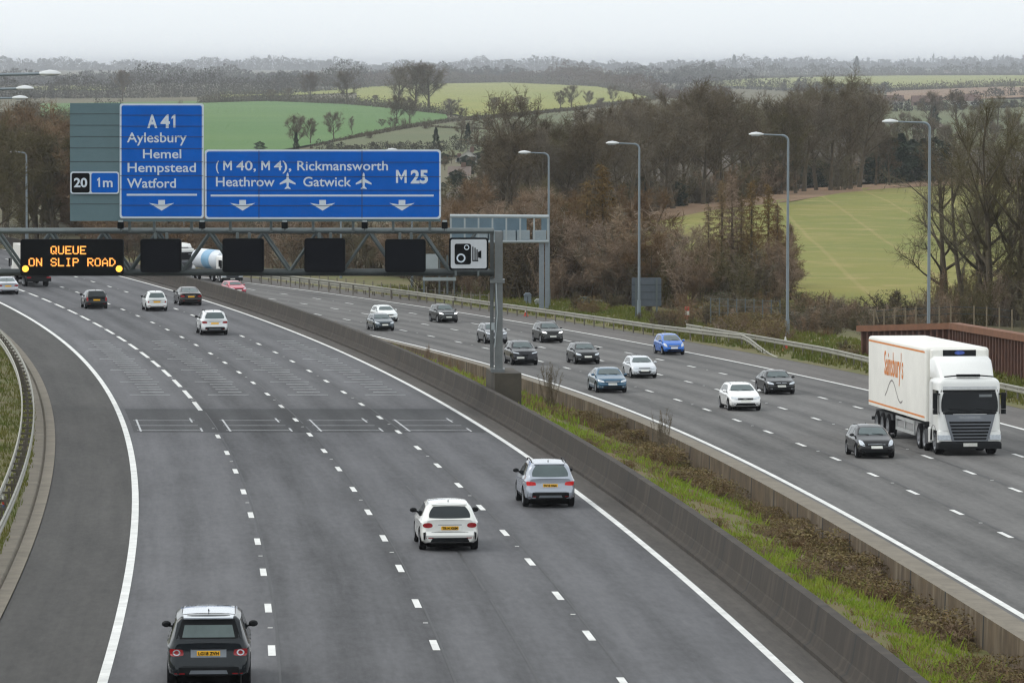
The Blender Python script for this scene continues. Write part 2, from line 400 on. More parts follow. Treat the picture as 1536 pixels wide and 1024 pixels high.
# ---------------------------------------------------------------- barriers and central reserve
def wall_mat(name, c1, c2, streak):
    m = M(name, c1, .9, col2=c2, scale=.9, bump=.25); t = m.node_tree; bs = t.nodes["Principled BSDF"]; L = t.links.new; N = t.nodes.new
    mix0 = next(n for n in t.nodes if n.bl_idname == "ShaderNodeMix"); uv = N("ShaderNodeUVMap"); uv.uv_map = "UVMap"
    mp = N("ShaderNodeMapping"); mp.inputs["Scale"].default_value = (.25, 1.1, 1); L(uv.outputs[0], mp.inputs["Vector"])
    n = N("ShaderNodeTexNoise"); n.inputs["Scale"].default_value = 1.6; n.inputs["Detail"].default_value = 5; L(mp.outputs[0], n.inputs["Vector"])
    r = N("ShaderNodeMapRange"); r.inputs["From Min"].default_value = .5; r.inputs["From Max"].default_value = .78; r.inputs["To Max"].default_value = .75; L(n.outputs["Fac"], r.inputs["Value"])
    mx = N("ShaderNodeMix"); mx.data_type = 'RGBA'; mx.inputs["B"].default_value = (*streak, 1); L(r.outputs[0], mx.inputs["Factor"]); L(mix0.outputs["Result"], mx.inputs["A"])
    # cast joints every 6 m
    sx = N("ShaderNodeSeparateXYZ"); L(uv.outputs[0], sx.inputs[0]); md = N("ShaderNodeMath"); md.operation = 'FRACT'; dv = N("ShaderNodeMath"); dv.operation = 'DIVIDE'; dv.inputs[1].default_value = 6.0
    L(sx.outputs[1], dv.inputs[0]); L(dv.outputs[0], md.inputs[0]); lt = N("ShaderNodeMath"); lt.operation = 'LESS_THAN'; lt.inputs[1].default_value = .035; L(md.outputs[0], lt.inputs[0])
    jx = N("ShaderNodeMix"); jx.data_type = 'RGBA'; jx.inputs["B"].default_value = (.02, .018, .015, 1); L(lt.outputs[0], jx.inputs["Factor"]); L(mx.outputs["Result"], jx.inputs["A"])
    L(jx.outputs["Result"], bs.inputs["Base Color"]); return m
BARM = wall_mat("barrier_concrete", S(54, 47, 39), S(46, 40, 33), S(80, 71, 60))
WALM = wall_mat("stained_wall_concrete", S(100, 84, 62), S(72, 60, 45), S(140, 128, 108))
def profile_wall(name, way, prof, mat, Ys, smooth=30, mats=None, midx=None):
    b = MB(); b.uv = []; n = len(prof); u = [0]
    for i in range(1, n): u.append(u[-1] + math.dist(prof[i], prof[i - 1]))
    for Y in Ys:
        for i, (o, z) in enumerate(prof): b.v.append(tuple(way.at(o, Y, z))); b.uv.append((u[i], Y))
    for i in range(len(Ys) - 1):
        for j in range(n - 1):
            a = i * n + j; b.f.append((a, a + 1, a + n + 1, a + n)); b.m.append(midx[j] if midx else 0)
    b.f.append(tuple(range(n))); b.m.append(0); b.f.append(tuple(reversed(range(len(Ys) * n - n, len(Ys) * n)))); b.m.append(0)
    return b.build(name, mats or mat, smooth=smooth)
YW = [10 + 2.5 * i for i in range(181)]
o = profile_wall("step_barrier", LW, [(8.36, -.1), (8.36, .10), (8.47, .16), (8.55, .36), (8.58, .38), (8.68, 1.0), (8.92, 1.0), (8.98, .3), (9.02, -.6)], BARM, YW)
tag(o, "long brown grey concrete crash barrier beside the left carriageway", "barrier")
o = profile_wall("retaining_wall", RW, [(-3.9, -.05), (-3.9, .012), (-4.52, .03), (-4.56, .10), (-4.74, .10), (-4.78, -1.5)], None, YW, mats=[CONC, WALM], midx=[0, 0, 0, 0, 1])
tag(o, "stained low concrete retaining wall with paved top under the right carriageway", "wall")
RES = M("reserve_soil", S(92, 96, 40), .95, col2=S(100, 78, 54), scale=.45, bump=.4)
def res_pt(Y, k):                        # k 0..1 from the barrier to the wall
    a = LW.at(9.0, Y); c = RW.at(-4.77, Y); p = a.lerp(c, k)
    za, zc = -DL(Y) + .25, -DRr(Y) - .72
    p.z = za + (zc - za) * ss(0, 1, k) + .07 * math.sin(Y * .7 + k * 9) * math.sin(k * 3.14) + .05 * math.sin(Y * 1.9 + k * 17); return p
b = MB()
YR = [10 + 1.5 * i for i in range(300)]
for Y in YR:
    for j in range(11): b.v.append(tuple(res_pt(Y, j / 10)))
for i in range(len(YR) - 1):
    for j in range(10): a = i * 11 + j; b.f.append((a, a + 1, a + 12, a + 11)); b.m.append(0)
tag(b.build("central_reserve", RES, smooth=180), kind='structure')

def leafmat(name, c1, c2, scale=1.2, trans=.0):
    m = M(name, c1, .85, col2=c2, scale=scale, spec=.25); return m
GRASS = leafmat("grass_blades", S(114, 150, 32), S(150, 154, 64), .7)
STRAW = leafmat("dry_stalks", S(150, 132, 92), S(112, 92, 62), 1.0)
def tuft(b, p, n, h, wd, lean=.5, m=0):
    for _ in range(n):
        a = random.uniform(0, 6.283); hh = h * random.uniform(.5, 1.2); dx, dy = math.cos(a) * hh * lean * random.random(), math.sin(a) * hh * lean * random.random()
        ox, oy = random.uniform(-.2, .2), random.uniform(-.2, .2); wx, wy = -math.sin(a + 1) * wd, math.cos(a + 1) * wd
        x, y, z = p[0] + ox, p[1] + oy, p[2] - .03
        b.face([(x - wx, y - wy, z), (x + wx, y + wy, z), (x + dx * .6 + wx * .4, y + dy * .6 + wy * .4, z + hh * .7), (x + dx, y + dy, z + hh)], m)
b = MB(); rg = random.Random(3)
for _ in range(19000):
    Y = 58 + 134 * rg.random() ** 1.1; k = rg.betavariate(1.3, 1.7)
    d = math.sin(Y * .23) + math.sin(k * 5 + Y * .11)
    if d < -.35 and rg.random() < .85: continue
    tuft(b, res_pt(Y, k), 5, .12 if rg.random() < .95 else .34, .018, .8, 1 if rg.random() < (.10 if d > 0 else .35) else 0)
for _ in range(3500):
    tuft(b, res_pt(190 + 110 * rg.random(), rg.random()), 4, .35, .04, .5, int(rg.random() < .5))
tag(b.build("reserve_grass", [GRASS, STRAW]), kind='stuff')
b = MB()
for _ in range(8000):                    # verge on the left, outside and inside the safety fence
    Y = 75 + 215 * rg.random(); o_ = -11.2 - 8 * rg.random() ** 1.5
    tuft(b, LW.at(o_, Y, .02 + .55 * ss(-11.5, -15, o_)), 4, .22, .025)
for _ in range(12000):
    Y = 120 + 245 * rg.random(); o_ = 15.4 + 9 * rg.random()
    tuft(b, RW.at(o_, Y, .22 * ss(15, 18, o_)), 4, .32, .05)
tag(b.build("verge_grass", leafmat("verge_blades", S(86, 104, 36), S(120, 112, 58), .3)), kind='stuff')

# ---------------------------------------------------------------- gantry with its signs
STEEL = M("galvanised_steel", S(98, 106, 106), .5, metal=.35, var=.12, scale=3)
DSTEEL = M("dark_steel", S(62, 66, 68), .55, metal=.3, var=.15, scale=3)
LSTEEL = M("light_grey_paint", S(160, 168, 170), .45, var=.08, scale=1.5)
BLACK = M("matt_black", (.006, .007, .008), .7, var=.2, scale=2, spec=.08)
GREYP = M("grey_backing_panel", S(92, 116, 122), .6, var=.06, scale=1.2)
BLUE = M("sign_blue", S(0, 94, 190), .6, var=.10, scale=.9, spec=.15)
WHITE = M("sign_white", S(206, 216, 226), .5, var=.04, scale=1)
PLINTH = M("plinth_concrete", S(84, 78, 68), .9, col2=S(64, 60, 52), scale=1.4, bump=.25)
GY = 190.0
def gp(px, py, dy=0.): return PL(px, py, GY + dy)
def rrect(x0, y0, x1, y1, r, n=5):
    p = []
    for cx, cy, a in ((x1 - r, y0 + r, -90), (x1 - r, y1 - r, 0), (x0 + r, y1 - r, 90), (x0 + r, y0 + r, 180)):
        for i in range(n + 1): t = R(a + 90 * i / n); p.append((cx + r * math.cos(t), cy + r * math.sin(t)))
    return p
class Frame:
    """local frame of something flat that stands at distance Y: photograph pixels -> local x, z"""
    def __init__(s, bx, by, Y): s.o = PL(bx, by, Y); s.Y = Y
    def p(s, px, py, d=0.): q = PL(px, py, s.Y); return Vector((q.x - s.o.x, d, q.z - s.o.z))
    def plate(s, b, poly, d0, d1, m=0): b.prism(poly, lambda u, v: s.p(u, v, d0), lambda u, v: s.p(u, v, d1), m)
    def rect(s, b, x0, y0, x1, y1, d0, d1, m=0, r=0):
        s.plate(b, rrect(x0, y0, x1, y1, r) if r else [(x0, y0), (x1, y0), (x1, y1), (x0, y1)], d0, d1, m)
_tc = {}
def glyphs(text, bold=0., res=4):
    key = (text, bold)
    if key in _tc: return _tc[key]
    cu = bpy.data.curves.new("t", 'FONT'); cu.body = text; cu.offset = bold; cu.resolution_u = res; cu.extrude = .012
    ob = bpy.data.objects.new("t", cu); COL.objects.link(ob); bpy.context.view_layer.update()
    me = bpy.data.meshes.new_from_object(ob.evaluated_get(bpy.context.evaluated_depsgraph_get()))
    v = [tuple(q.co) for q in me.vertices]; f = [tuple(p.vertices) for p in me.polygons]
    bpy.data.objects.remove(ob); bpy.data.curves.remove(cu); bpy.data.meshes.remove(me); _tc[key] = (v, f); return v, f
def write(b, text, fn, w, cap, bold=.012, cap_ref="H", m=0):
    """lays text on a surface: fn(u,v,d) -> 3-D, w = total width, cap = capital height"""
    v, f = glyphs(text, bold); x0 = min(q[0] for q in v); x1 = max(q[0] for q in v)
    hv, _ = glyphs(cap_ref, bold); ch = max(q[1] for q in hv); z1 = max(q[2] for q in v)
    k = len(b.v); sx, sy = w / (x1 - x0), cap / ch
    for q in v: b.v.append(tuple(fn((q[0] - x0) * sx, q[1] * sy, .004 if q[2] < z1 * .5 else .012)))
    for q in f: b.f.append(tuple(k + i for i in q)); b.m.append(m)
def sign_text(fr, b, text, x0, x1, base, cap, d, bold=.012):
    if text == "M":
        p = [(0, 0), (.2, 0), (.2, .66), (.5, .2), (.8, .66), (.8, 0), (1, 0), (1, 1), (.8, 1), (.5, .52), (.2, 1), (0, 1)]; fr.plate(b, [(x0 + (x1 - x0) * u, base - cap * v) for u, v in p], d - .012, d); return
    if text in "1":
        p = [(.42, 0), (.68, 0), (.68, 1), (.50, 1), (.20, .80), (.20, .64), (.42, .76)]; fr.plate(b, [(x0 + (x1 - x0) * u, base - cap * v) for u, v in p], d - .012, d); return
    p0 = fr.p(x0, base); p1 = fr.p(x1, base); pc = fr.p(x0, base - cap)
    write(b, text, lambda u, v, e: (p0.x + u, d - e, p0.z + v), p1.x - p0.x, pc.z - p0.z, bold)

# gantry
g0 = LW.at(9.55, GY, 1.0); gb = gp(746, 557)
gr = empty("sign_gantry", (gb.x, GY, gb.z)); tag(gr, "grey steel sign gantry spanning the left carriageway on a single column", "gantry")
fr = Frame(746, 557, GY)
b = MB(); fr.rect(b, 742, 347, 754, 557, -.22, .22); fr.rect(b, 735, 347, 740.5, 552, .3, .6)
fr.rect(b, 735, 419, 757, 424, -.32, .62); fr.rect(b, 736, 553, 757, 557.5, -.35, .7); b.build("column", M("column_steel", S(112, 116, 116), .5, metal=.3, var=.15, scale=2), gr)
b = MB(); PX0 = -150
for d in (-.0, 1.25):
    b.tube(fr.p(PX0, 347, d), fr.p(741, 347, d), .11, .11, 8)
b.build("truss_chord", STEEL, gr, 40); b = MB()
for d in (-.0, 1.25): b.tube(fr.p(PX0, 409, d), fr.p(741, 409, d), .12, .12, 8)
b.build("truss_chord", M("dark_chord_steel", S(64, 70, 70), .6, metal=.2, var=.2, scale=2), gr, 40)  # lower chords in a darker tone than the upper pair
b = MB(); x = 714
while x > PX0:
    for d in (0, 1.25):
        b.tube(fr.p(x, 349, d), fr.p(x - 40, 407, d), .075, .075, 6); b.tube(fr.p(x - 40, 407, d), fr.p(x - 80, 349, d), .075, .075, 6)
    b.tube(fr.p(x, 347, 0), fr.p(x, 347, 1.25), .06, .06, 6); b.tube(fr.p(x - 40, 409, 0), fr.p(x - 40, 409, 1.25), .06, .06, 6)
    b.tube(fr.p(x, 347, 0), fr.p(x - 80, 347, 1.25), .05, .05, 6); x -= 80
b.build("truss_bracing", STEEL, gr, 40)
b = MB(); fr.rect(b, PX0, 409.6, 738, 414, .1, 1.2); b.build("walkway", DSTEEL, gr)
b = MB(); q = fr.p(735, 557); pz = fr.p(746, 557.6).z; ground = -DL(GY) - .6 - gb.z
b.box((.28, .8, (pz + ground) / 2), (1.2, 3.4, pz - ground), rz=.12); b.build("plinth", PLINTH, gr)
b = MB(); b.path([fr.p(744, 420, -.26), fr.p(746, 470, -.26), fr.p(742, 520, -.26)], .03, 6); fr.rect(b, 737, 484, 742, 494, -.3, .1); b.build("cable", LSTEEL, gr)
b = MB()
for x in (195, 232, 288, 346, 407, 470, 530, 590, 645):
    fr.rect(b, x - 2, 329, x + 2, 348, -.28, -.16)
b.build("sign_strut", STEEL, gr)
for x in (181, 303, 427, 547, 667):
    l = empty("gantry_lamp", gp(x, 346, -1.0)); tag(l, {181: "small black lamp on the gantry beam left of the slip road sign", 303: "small black lamp on the gantry beam between the two blue signs", 427: "small black lamp on the gantry beam below the first aeroplane symbol", 547: "small black lamp on the gantry beam below the second aeroplane symbol", 667: "small black lamp on the gantry beam right of the big motorway sign"}[x], "lamp", "lamps lighting the gantry signs")
    f2 = Frame(x, 346, GY - 1.0); b = MB(); f2.rect(b, x - 4.5, 333, x + 4.5, 343, -.12, .18, r=1); b.build("lamp_housing", BLACK, l)
    b = MB(); f2.rect(b, x - 3.2, 330.5, x + 3.2, 333.2, -.1, .14); b.build("lamp_cap", LSTEEL, l)
    b = MB(); f2.rect(b, x - 1, 343, x + 1, 347, -.03, .9); b.build("bracket", STEEL, l)

def arrow(b, fr, cx, y, d):
    w_, k = 19, 1.0
    pts = [(-5, -12), (5, -12), (5, -5.2), (w_, -7.5), (0, 4), (-w_, -7.5), (-5, -5.2)]
    fr.plate(b, [(cx + u, y + v) for u, v in pts], d, d + .012)
def plane_icon(b, fr, cx, cy, d, k=1.0):
    r = [(0, -13), (1.6, -10), (1.9, -3), (12.5, 4), (12.5, 6.4), (1.9, 3), (1.5, 9), (4.6, 12), (4.6, 13.5), (0, 12.4)]
    pts = r + [(-u, v) for u, v in reversed(r[1:-1])]
    fr.plate(b, [(cx + u * k, cy + v * k) for u, v in pts], d, d + .012)
def seams(b, fr, x0, x1, ys, d):
    for y in ys: fr.rect(b, x0, y - .35, x1, y + .35, d, d + .01)
SD = -.75
# grey backing board with the junction plate
fr = Frame(145, 331, GY + SD + .12); root = empty("backing_board", fr.o); tag(root, "grey ribbed backing board left of the slip road sign", "sign board")
b = MB(); fr.rect(b, 105, 155, 181, 331.5, 0, .08); b.build("panel", GREYP, root)
b = MB(); seams(b, fr, 105, 181, (171, 188, 205, 222, 242.5, 262, 306), -.012); b.build("seam", DSTEEL, root)
fr = Frame(142, 291, GY + SD); root = empty("junction_plate", fr.o); tag(root, "small junction plate with black box reading 20 and blue box reading 1m", "sign")
b = MB(); fr.rect(b, 105.5, 257.5, 178.5, 291, 0, .06, r=4); b.build("border", WHITE, root)
b = MB(); fr.rect(b, 107.5, 259.6, 134.5, 289, -.014, 0, r=3); b.build("number_panel", BLACK, root)
b = MB(); fr.rect(b, 137, 259.6, 176.8, 289, -.014, 0, r=3); b.build("distance_panel", BLUE, root)
b = MB(); sign_text(fr, b, "20", 111, 131, 280.5, 13.5, -.016, .03); sign_text(fr, b, "1", 144, 153, 280.5, 14, -.016); sign_text(fr, b, "m", 154.5, 169, 280.5, 14, -.016, .02); b.build("lettering", WHITE, root)
# slip road sign
fr = Frame(242, 327, GY + SD); root = empty("direction_sign", fr.o); tag(root, "tall blue direction sign reading A41 Aylesbury Hemel Hempstead Watford", "sign", "blue direction signs on the gantry")
b = MB(); fr.rect(b, 179.5, 155.5, 305.5, 327.5, 0, .08, r=4); b.build("border", WHITE, root)
b = MB(); fr.rect(b, 182.3, 158.3, 302.7, 324.7, -.014, 0, r=3); b.build("face_panel", BLUE, root)
d = -.016
def text_lines(fr, root, rows, d):
    for row in rows:
        b = MB()
        for a in row: sign_text(fr, b, *a[:5], d, *a[5:])
        b.build("lettering", WHITE, root)
text_lines(fr, root, [[("A", 221, 236, 191.5, 19.5, .035), ("4", 241, 255, 191.5, 19.5, .03), ("1", 255, 267, 191.5, 19.5)], [("Aylesbury", 190.5, 280, 213.5, 14.5)], [("Hemel", 214.5, 272, 237.5, 13.5)], [("Hempstead", 191.5, 294, 258, 13.5)], [("Watford", 190.5, 264, 281.5, 13.8)]], d)
b = MB(); fr.rect(b, 190, 290.8, 295.5, 293.6, d, d + .012); b.build("divider_line", WHITE, root)
b = MB(); arrow(b, fr, 242.5, 312, d); b.build("arrow", WHITE, root)
b = MB(); seams(b, fr, 180, 305, (173, 189.5, 205.5, 223, 243, 263.5, 284, 308), -.034); b.build("seam", DSTEEL, root)
# motorway sign
fr = Frame(484, 328, GY + SD); root = empty("direction_sign", fr.o); tag(root, "wide blue direction sign reading M25 Heathrow Gatwick with aeroplane symbols", "sign", "blue direction signs on the gantry")
b = MB(); fr.rect(b, 307, 224.5, 661.5, 328.5, 0, .08, r=5); b.build("border", WHITE, root)
b = MB(); fr.rect(b, 309.8, 227.3, 658.7, 325.7, -.014, 0, r=4); b.build("face_panel", BLUE, root)
text_lines(fr, root, [[("(", 324, 328.5, 255.5, 13.8), ("M", 335, 348, 255.5, 13.8), ("40,", 354.5, 384, 255.5, 13.8), ("M", 392, 405, 255.5, 13.8), ("4),", 411, 437, 255.5, 13.8), ("Rickmansworth", 446, 582, 255.5, 13.8)], [("Heathrow", 324, 412, 279.5, 14)], [("Gatwick", 455, 527, 279.5, 14)], [("M", 594, 610, 274.5, 19.5), ("25", 616, 642, 274.5, 19.5, .035)]], d)
for cx in (431.5, 545.5): b = MB(); plane_icon(b, fr, cx, 271, d, .95); b.build("aeroplane_symbol", WHITE, root)
b = MB(); fr.rect(b, 316, 292, 650.5, 294.8, d, d + .012); b.build("divider_line", WHITE, root)
for cx in (364, 484, 603): b = MB(); arrow(b, fr, cx, 312, d); b.build("arrow", WHITE, root)
b = MB(); seams(b, fr, 308, 661, (243.5, 265, 285.5, 308.5), -.034)
for x in (388.5, 543): fr.rect(b, x - .4, 226, x + .4, 327, -.034, -.024)
b.build("seam", DSTEEL, root)
fr = Frame(484, 333, GY + SD + .12); o = MB(); fr.rect(o, 181.6, 328.2, 661, 332.4, 0, .08); o = o.build("sign_rail", GREYP, gr); o.location = fr.o - gr.location

# message sign
fr = Frame(108, 413, GY + SD); root = empty("message_sign", fr.o); tag(root, "black electronic message sign showing QUEUE ON SLIP ROAD in amber", "sign")
b = MB(); fr.rect(b, 30.5, 359, 184.5, 413.5, 0, .5, r=4); b.build("housing", BLACK, root)
AMB = M("amber_led", (1.0, .36, .07), .5, var=.15, scale=2, emit=1.15)
AMB2 = M("amber_lantern_glow", (1.0, .52, .06), .5, var=.05, scale=2, emit=1.3)
FNT = {"Q": ".###.,#...#,#...#,#...#,#.#.#,#..#.,.##.#", "U": "#...#,#...#,#...#,#...#,#...#,#...#,.###.", "E": "#####,#....,#....,####.,#....,#....,#####",
       "O": ".###.,#...#,#...#,#...#,#...#,#...#,.###.", "N": "#...#,##..#,##..#,#.#.#,#..##,#..##,#...#", "S": ".###.,#...#,#....,.###.,....#,#...#,.###.",
       "L": "#....,#....,#....,#....,#....,#....,#####", "I": ".###.,..#..,..#..,..#..,..#..,..#..,.###.", "P": "####.,#...#,#...#,####.,#....,#....,#....",
       "R": "####.,#...#,#...#,####.,#.#..,#..#.,#...#", "A": "..#..,.#.#.,#...#,#...#,#####,#...#,#...#", "D": "###..,#..#.,#...#,#...#,#...#,#..#.,###.."}
def led(text, x0, y0, pitch, cw, chh):
    b = MB()
    for i, ch in enumerate(text):
        if ch == ' ': continue
        for r_, row in enumerate(FNT[ch].split(',')):
            for c_, q in enumerate(row):
                if q == '#': X = x0 + i * pitch + (c_ + .5) * cw / 5; Yp = y0 + (r_ + .5) * chh / 7; k = .92; fr.rect(b, X - k, Yp - k, X + k, Yp + k, -.02, 0)
    return b
led("QUEUE", 76, 369, 11.0, 9.2, 12.4).build("message_line", AMB, root); led("ON SLIP ROAD", 43, 387, 11.0, 9.2, 12.4).build("message_line", AMB, root)
for x in (38.3, 178.8):
    b = MB(); fr.plate(b, [(x + 5 * math.cos(i * .5236), 403 + 5 * math.sin(i * .5236)) for i in range(12)], -.08, 0); b.build("amber_lantern", AMB2, root)
for x0, x1, y0, lb in ((210.5, 271.5, 358.5, "blank black lane signal right of the message sign"), (333.5, 395.5, 358, "blank black lane signal hanging in front of the road tanker"), (456.5, 517.5, 357.5, "blank black lane signal under the word Gatwick"), (577.5, 638.5, 359, "blank black lane signal left of the camera sign")):
    fr = Frame((x0 + x1) / 2, 408, GY + SD); root = empty("lane_signal", fr.o); tag(root, lb, "signal", "lane signals on the gantry")
    b = MB(); fr.rect(b, x0, y0, x1, 408.3, 0, .4, r=4); b.build("housing", BLACK, root)
    b = MB(); fr.rect(b, x0 + 3, y0 + 3, x1 - 3, 405, -.012, 0, r=2); b.build("screen", M("dark_screen", (.005, .006, .009), .5, var=.1, spec=.1), root)
    b = MB(); fr.rect(b, x0 + 20, 350, x0 + 24, 360, .1, .5); fr.rect(b, x1 - 24, 350, x1 - 20, 360, .1, .5); b.build("bracket", STEEL, root)
fr = Frame(703, 405, GY + SD); root = empty("camera_sign", fr.o); tag(root, "white square speed camera sign with black border beside the gantry column", "sign")
b = MB(); fr.rect(b, 673.5, 356.5, 732.5, 405, 0, .08, r=4); b.build("border", BLACK, root)
b = MB(); fr.rect(b, 676.2, 359, 730, 402.5, -.014, 0, r=3); b.build("face_panel", M("sign_face_grey", S(196, 200, 204), .5, var=.05), root)
b = MB()
fr.rect(b, 682, 365.5, 706.5, 396.5, -.03, -.016, r=3)
for x, y0, y1 in ((709.3, 370, 390), (712.6, 371.5, 390), (715.6, 374, 390)): fr.rect(b, x - .8, y0, x + .8, y1, -.03, -.016)
fr.rect(b, 708.5, 390, 717.5, 391.8, -.03, -.016); fr.plate(b, [(718, 377), (722, 377), (722, 379), (716.5, 387), (722, 387), (722, 377)][:0] or [(717, 378), (722, 375.5), (722, 387.5), (717, 386)], -.03, -.016); b.build("camera_symbol", BLACK, root)
b = MB()
for cx, cy, r in ((700, 371, 4.0), (691.5, 387, 6.8)):
    n = 18; ring = [(cx + r * math.cos(6.2832 * i / n), cy + r * math.sin(6.2832 * i / n)) for i in range(n)]; inner = [(cx + (x - cx) * .66, cy + (y - cy) * .66) for x, y in ring]
    for i in range(n): j = (i + 1) % n; fr.plate(b, [ring[i], ring[j], inner[j], inner[i]], -.042, -.031)
b.build("lens_ring", WHITE, root)
b = MB(); fr.rect(b, 682, 404.5, 685, 414, .02, .3); fr.rect(b, 716, 404.5, 719, 414, .02, .3); b.build("bracket", STEEL, root)

# gantry seen from behind beyond the right carriageway
Y2 = 322.0; fr = Frame(815, 463, Y2); root = empty("cantilever_gantry", fr.o); tag(root, "grey cantilever gantry seen from behind beyond the right carriageway", "gantry")
b = MB(); fr.rect(b, 808.5, 360, 816, 463, -.2, .2); fr.rect(b, 817.5, 360, 823, 463, -.15, .25); b.build("column", M("far_column_steel", S(128, 136, 142), .5, metal=.2, var=.1), root)
b = MB()
for d in (-.5, .6): b.tube(fr.p(675, 324, d), fr.p(823, 325, d), .12, .12, 8); b.tube(fr.p(675, 362, d), fr.p(823, 362, d), .1, .1, 8)
for i in range(8):
    x = 675 + 20.8 * i; fr.rect(b, x, 324, x + 2.6, 362, -.55, -.35)
b.build("frame", LSTEEL, root)
b = MB(); fr.rect(b, 676, 326.5, 790, 361, .35, .5); fr.rect(b, 812, 326.5, 823, 346, .35, .5); b.build("back_panel", M("back_panel_blue_grey", S(106, 128, 140), .5, var=.12, scale=.8), root)
for x0, x1 in ((755, 773.5), (775.5, 794.5), (799, 819.5), (734, 752.5), (713.5, 731.5)):
    b = MB(); fr.rect(b, x0, 345.5, x1, 363, -.52, .3, r=.8); b.build("cabinet", M("cabinet_grey", S(140, 152, 158), .5, var=.08), root)

# ---------------------------------------------------------------- lamp posts
POLE = M("lamp_column", S(132, 142, 148), .5, metal=.25, var=.1, scale=1)
HEADM = M("lamp_head", S(214, 216, 216), .4, var=.05)
GLASSL = M("lamp_glass", S(150, 155, 158), .3, var=.1)
def lamp(base, top_z, arm, side, label, headlen=.95, r=.11, group="lamp posts along the motorway"):
    h = top_z - base.z; root = empty("lamp_post", base); tag(root, label, "lamp post", group)
    b = MB(); b.tube((0, 0, 0), (0, 0, 1.6), r * 1.55, r * 1.5, 10); b.tube((0, 0, 1.6), (0, 0, h - .35), r * 1.1, r * .8, 10)
    pts = [(0, 0, h - .36)] + [(side * .4 * (1 - math.cos(R(a))), 0, h - .36 + .36 * math.sin(R(a))) for a in (25, 50, 75, 90)]
    b.path(pts, r * .78, 8); b.build("column", POLE, root, 40)
    b = MB(); b.tube((side * .38, 0, h), (side * arm, 0, h + .05), r * .55, r * .5, 8); b.build("arm", POLE, root, 40)
    b = MB(); x0 = side * arm; n = 8; prof = [(-.05, .05, .05), (.12, .12, .11), (.45, .19, .17), (.75, .18, .13), (.95, .08, .04)]
    k = 0
    for a, wy, hz in prof:
        for i in range(n): t = 2 * math.pi * i / n; b.v.append((x0 + side * a * headlen, wy * math.cos(t), h + .05 + (hz if math.sin(t) > 0 else hz * .55) * math.sin(t)))
    for q in range(len(prof) - 1):
        for i in range(n): j = (i + 1) % n; b.f.append((q * n + i, q * n + j, (q + 1) * n + j, (q + 1) * n + i)); b.m.append(0)
    b.f.append(tuple(range(n))); b.m.append(0); b.f.append(tuple(range((len(prof) - 1) * n, len(prof) * n))); b.m.append(0)
    hd = b.build("lamp_head", HEADM, root, 60, fixn=True)
    b = MB(); b.box((x0 + side * .5 * headlen, 0, h - .045), (.55 * headlen, .22, .03)); b.build("lamp_glass", GLASSL, hd)
    return root
for px, by, ty, ax, lb in ((1181, 516, 203, 1143, "lamp post right of the larch trees with a red and white marker at its foot"), (958.5, 483, 216, 927, "lamp post standing in front of the grey sign back"), (823, 464, 230, 795, "lamp post beside the column of the cantilever gantry"), (1392.5, 540, 184, 1344, "tallest lamp post, in front of the rusty sheet pile wall"), (618, 436, 226, 596, "lamp post mostly hidden behind the big motorway sign"), (511.5, 421, 232, 490, "thin lamp post under the second arrow of the motorway sign"), (275.5, 392, 232, 258, "thin lamp post between message sign and lane signals")):
    p = G(px, by); top = PL(px, ty, p.y); arm = (px - ax) / FPX * p.y
    lamp(p, top.z, arm, -1, lb, r=.095 if px > 700 else .085)
p = PL(40.5, 372, 440); lamp(p, PL(40, 229, 440).z, .9, -1, "far thin lamp post in front of the brown wood at left", .9, .11)
for hx, hy, Y, ln, lb in ((93, 112, 175, 33, "largest lamp head reaching in at upper left"), (52, 134, 213, 27, "second lamp head reaching in at upper left"), (43, 148, 260, 24, "smallest lamp head reaching in at upper left")):
    base = LW.at(-13.2, Y, .4); hp = PL(hx, hy, Y); hl = ln / FPX * Y
    lamp(base, hp.z - .02, hp.x - base.x - hl, 1, lb, hl / 1.0, .12, "lamps reaching over the left carriageway")

# ---------------------------------------------------------------- safety fences
RAIL = M("rail_steel", S(148, 146, 134), .5, metal=.2, var=.16, scale=.8)
RAILD = M("rail_post_steel", S(104, 98, 88), .7, metal=.1, var=.2, scale=2)
def guard(pts, label, double=False, post=2.4, flat=False, h=.0):
    """pts: world points of the rail top"""
    root = empty("guard_rail", pts[0] - Vector((0, 0, .75))); tag(root, label, "guard rail", "steel guard rails"); o0 = root.location
    P = [p - o0 for p in pts]; b = MB()
    prof = [(0, 0), (.05, -.03), (.05, -.10), (0, -.13), (0, -.19), (.05, -.22), (.05, -.29), (0, -.32)]
    for sgn in ((1, -1) if double else (1,)):
        k = len(b.v); n = len(prof)
        for i, p in enumerate(P):
            t = (P[min(i + 1, len(P) - 1)] - P[max(i - 1, 0)]); t.z = 0; t.normalize(); nrm = Vector((-t.y, t.x, 0)) * sgn
            base = p + nrm * (.22 if double else 0.02)
            for a, z in prof: b.v.append(tuple(base + nrm * a + Vector((0, 0, z))))
        for i in range(len(P) - 1):
            for j in range(n - 1): a = k + i * n + j; b.f.append((a, a + 1, a + n + 1, a + n)); b.m.append(0)
    b.build("rail_beam", RAIL, root, 35)
    tot = [0]
    for i in range(1, len(P)): tot.append(tot[-1] + (P[i] - P[i - 1]).length)
    d = .6; c = 0
    while d < tot[-1] and c < 95:
        i = max(j for j in range(len(P)) if tot[j] <= d); i = min(i, len(P) - 2); k = (d - tot[i]) / max(1e-6, tot[i + 1] - tot[i]); p = P[i].lerp(P[i + 1], k)
        t = (P[i + 1] - P[i]); rz = math.atan2(t.y, t.x)
        q = MB(); lo = -.85; top = -.02
        q.box((p.x, p.y, p.z + (lo + top) / 2), (.1, .07, top - lo), rz=rz)
        if double: q.box((p.x, p.y, p.z - .17), (.05, .40, .08), rz=rz)
        q.build("rail_post", RAILD, root); d += post; c += 1
    return root
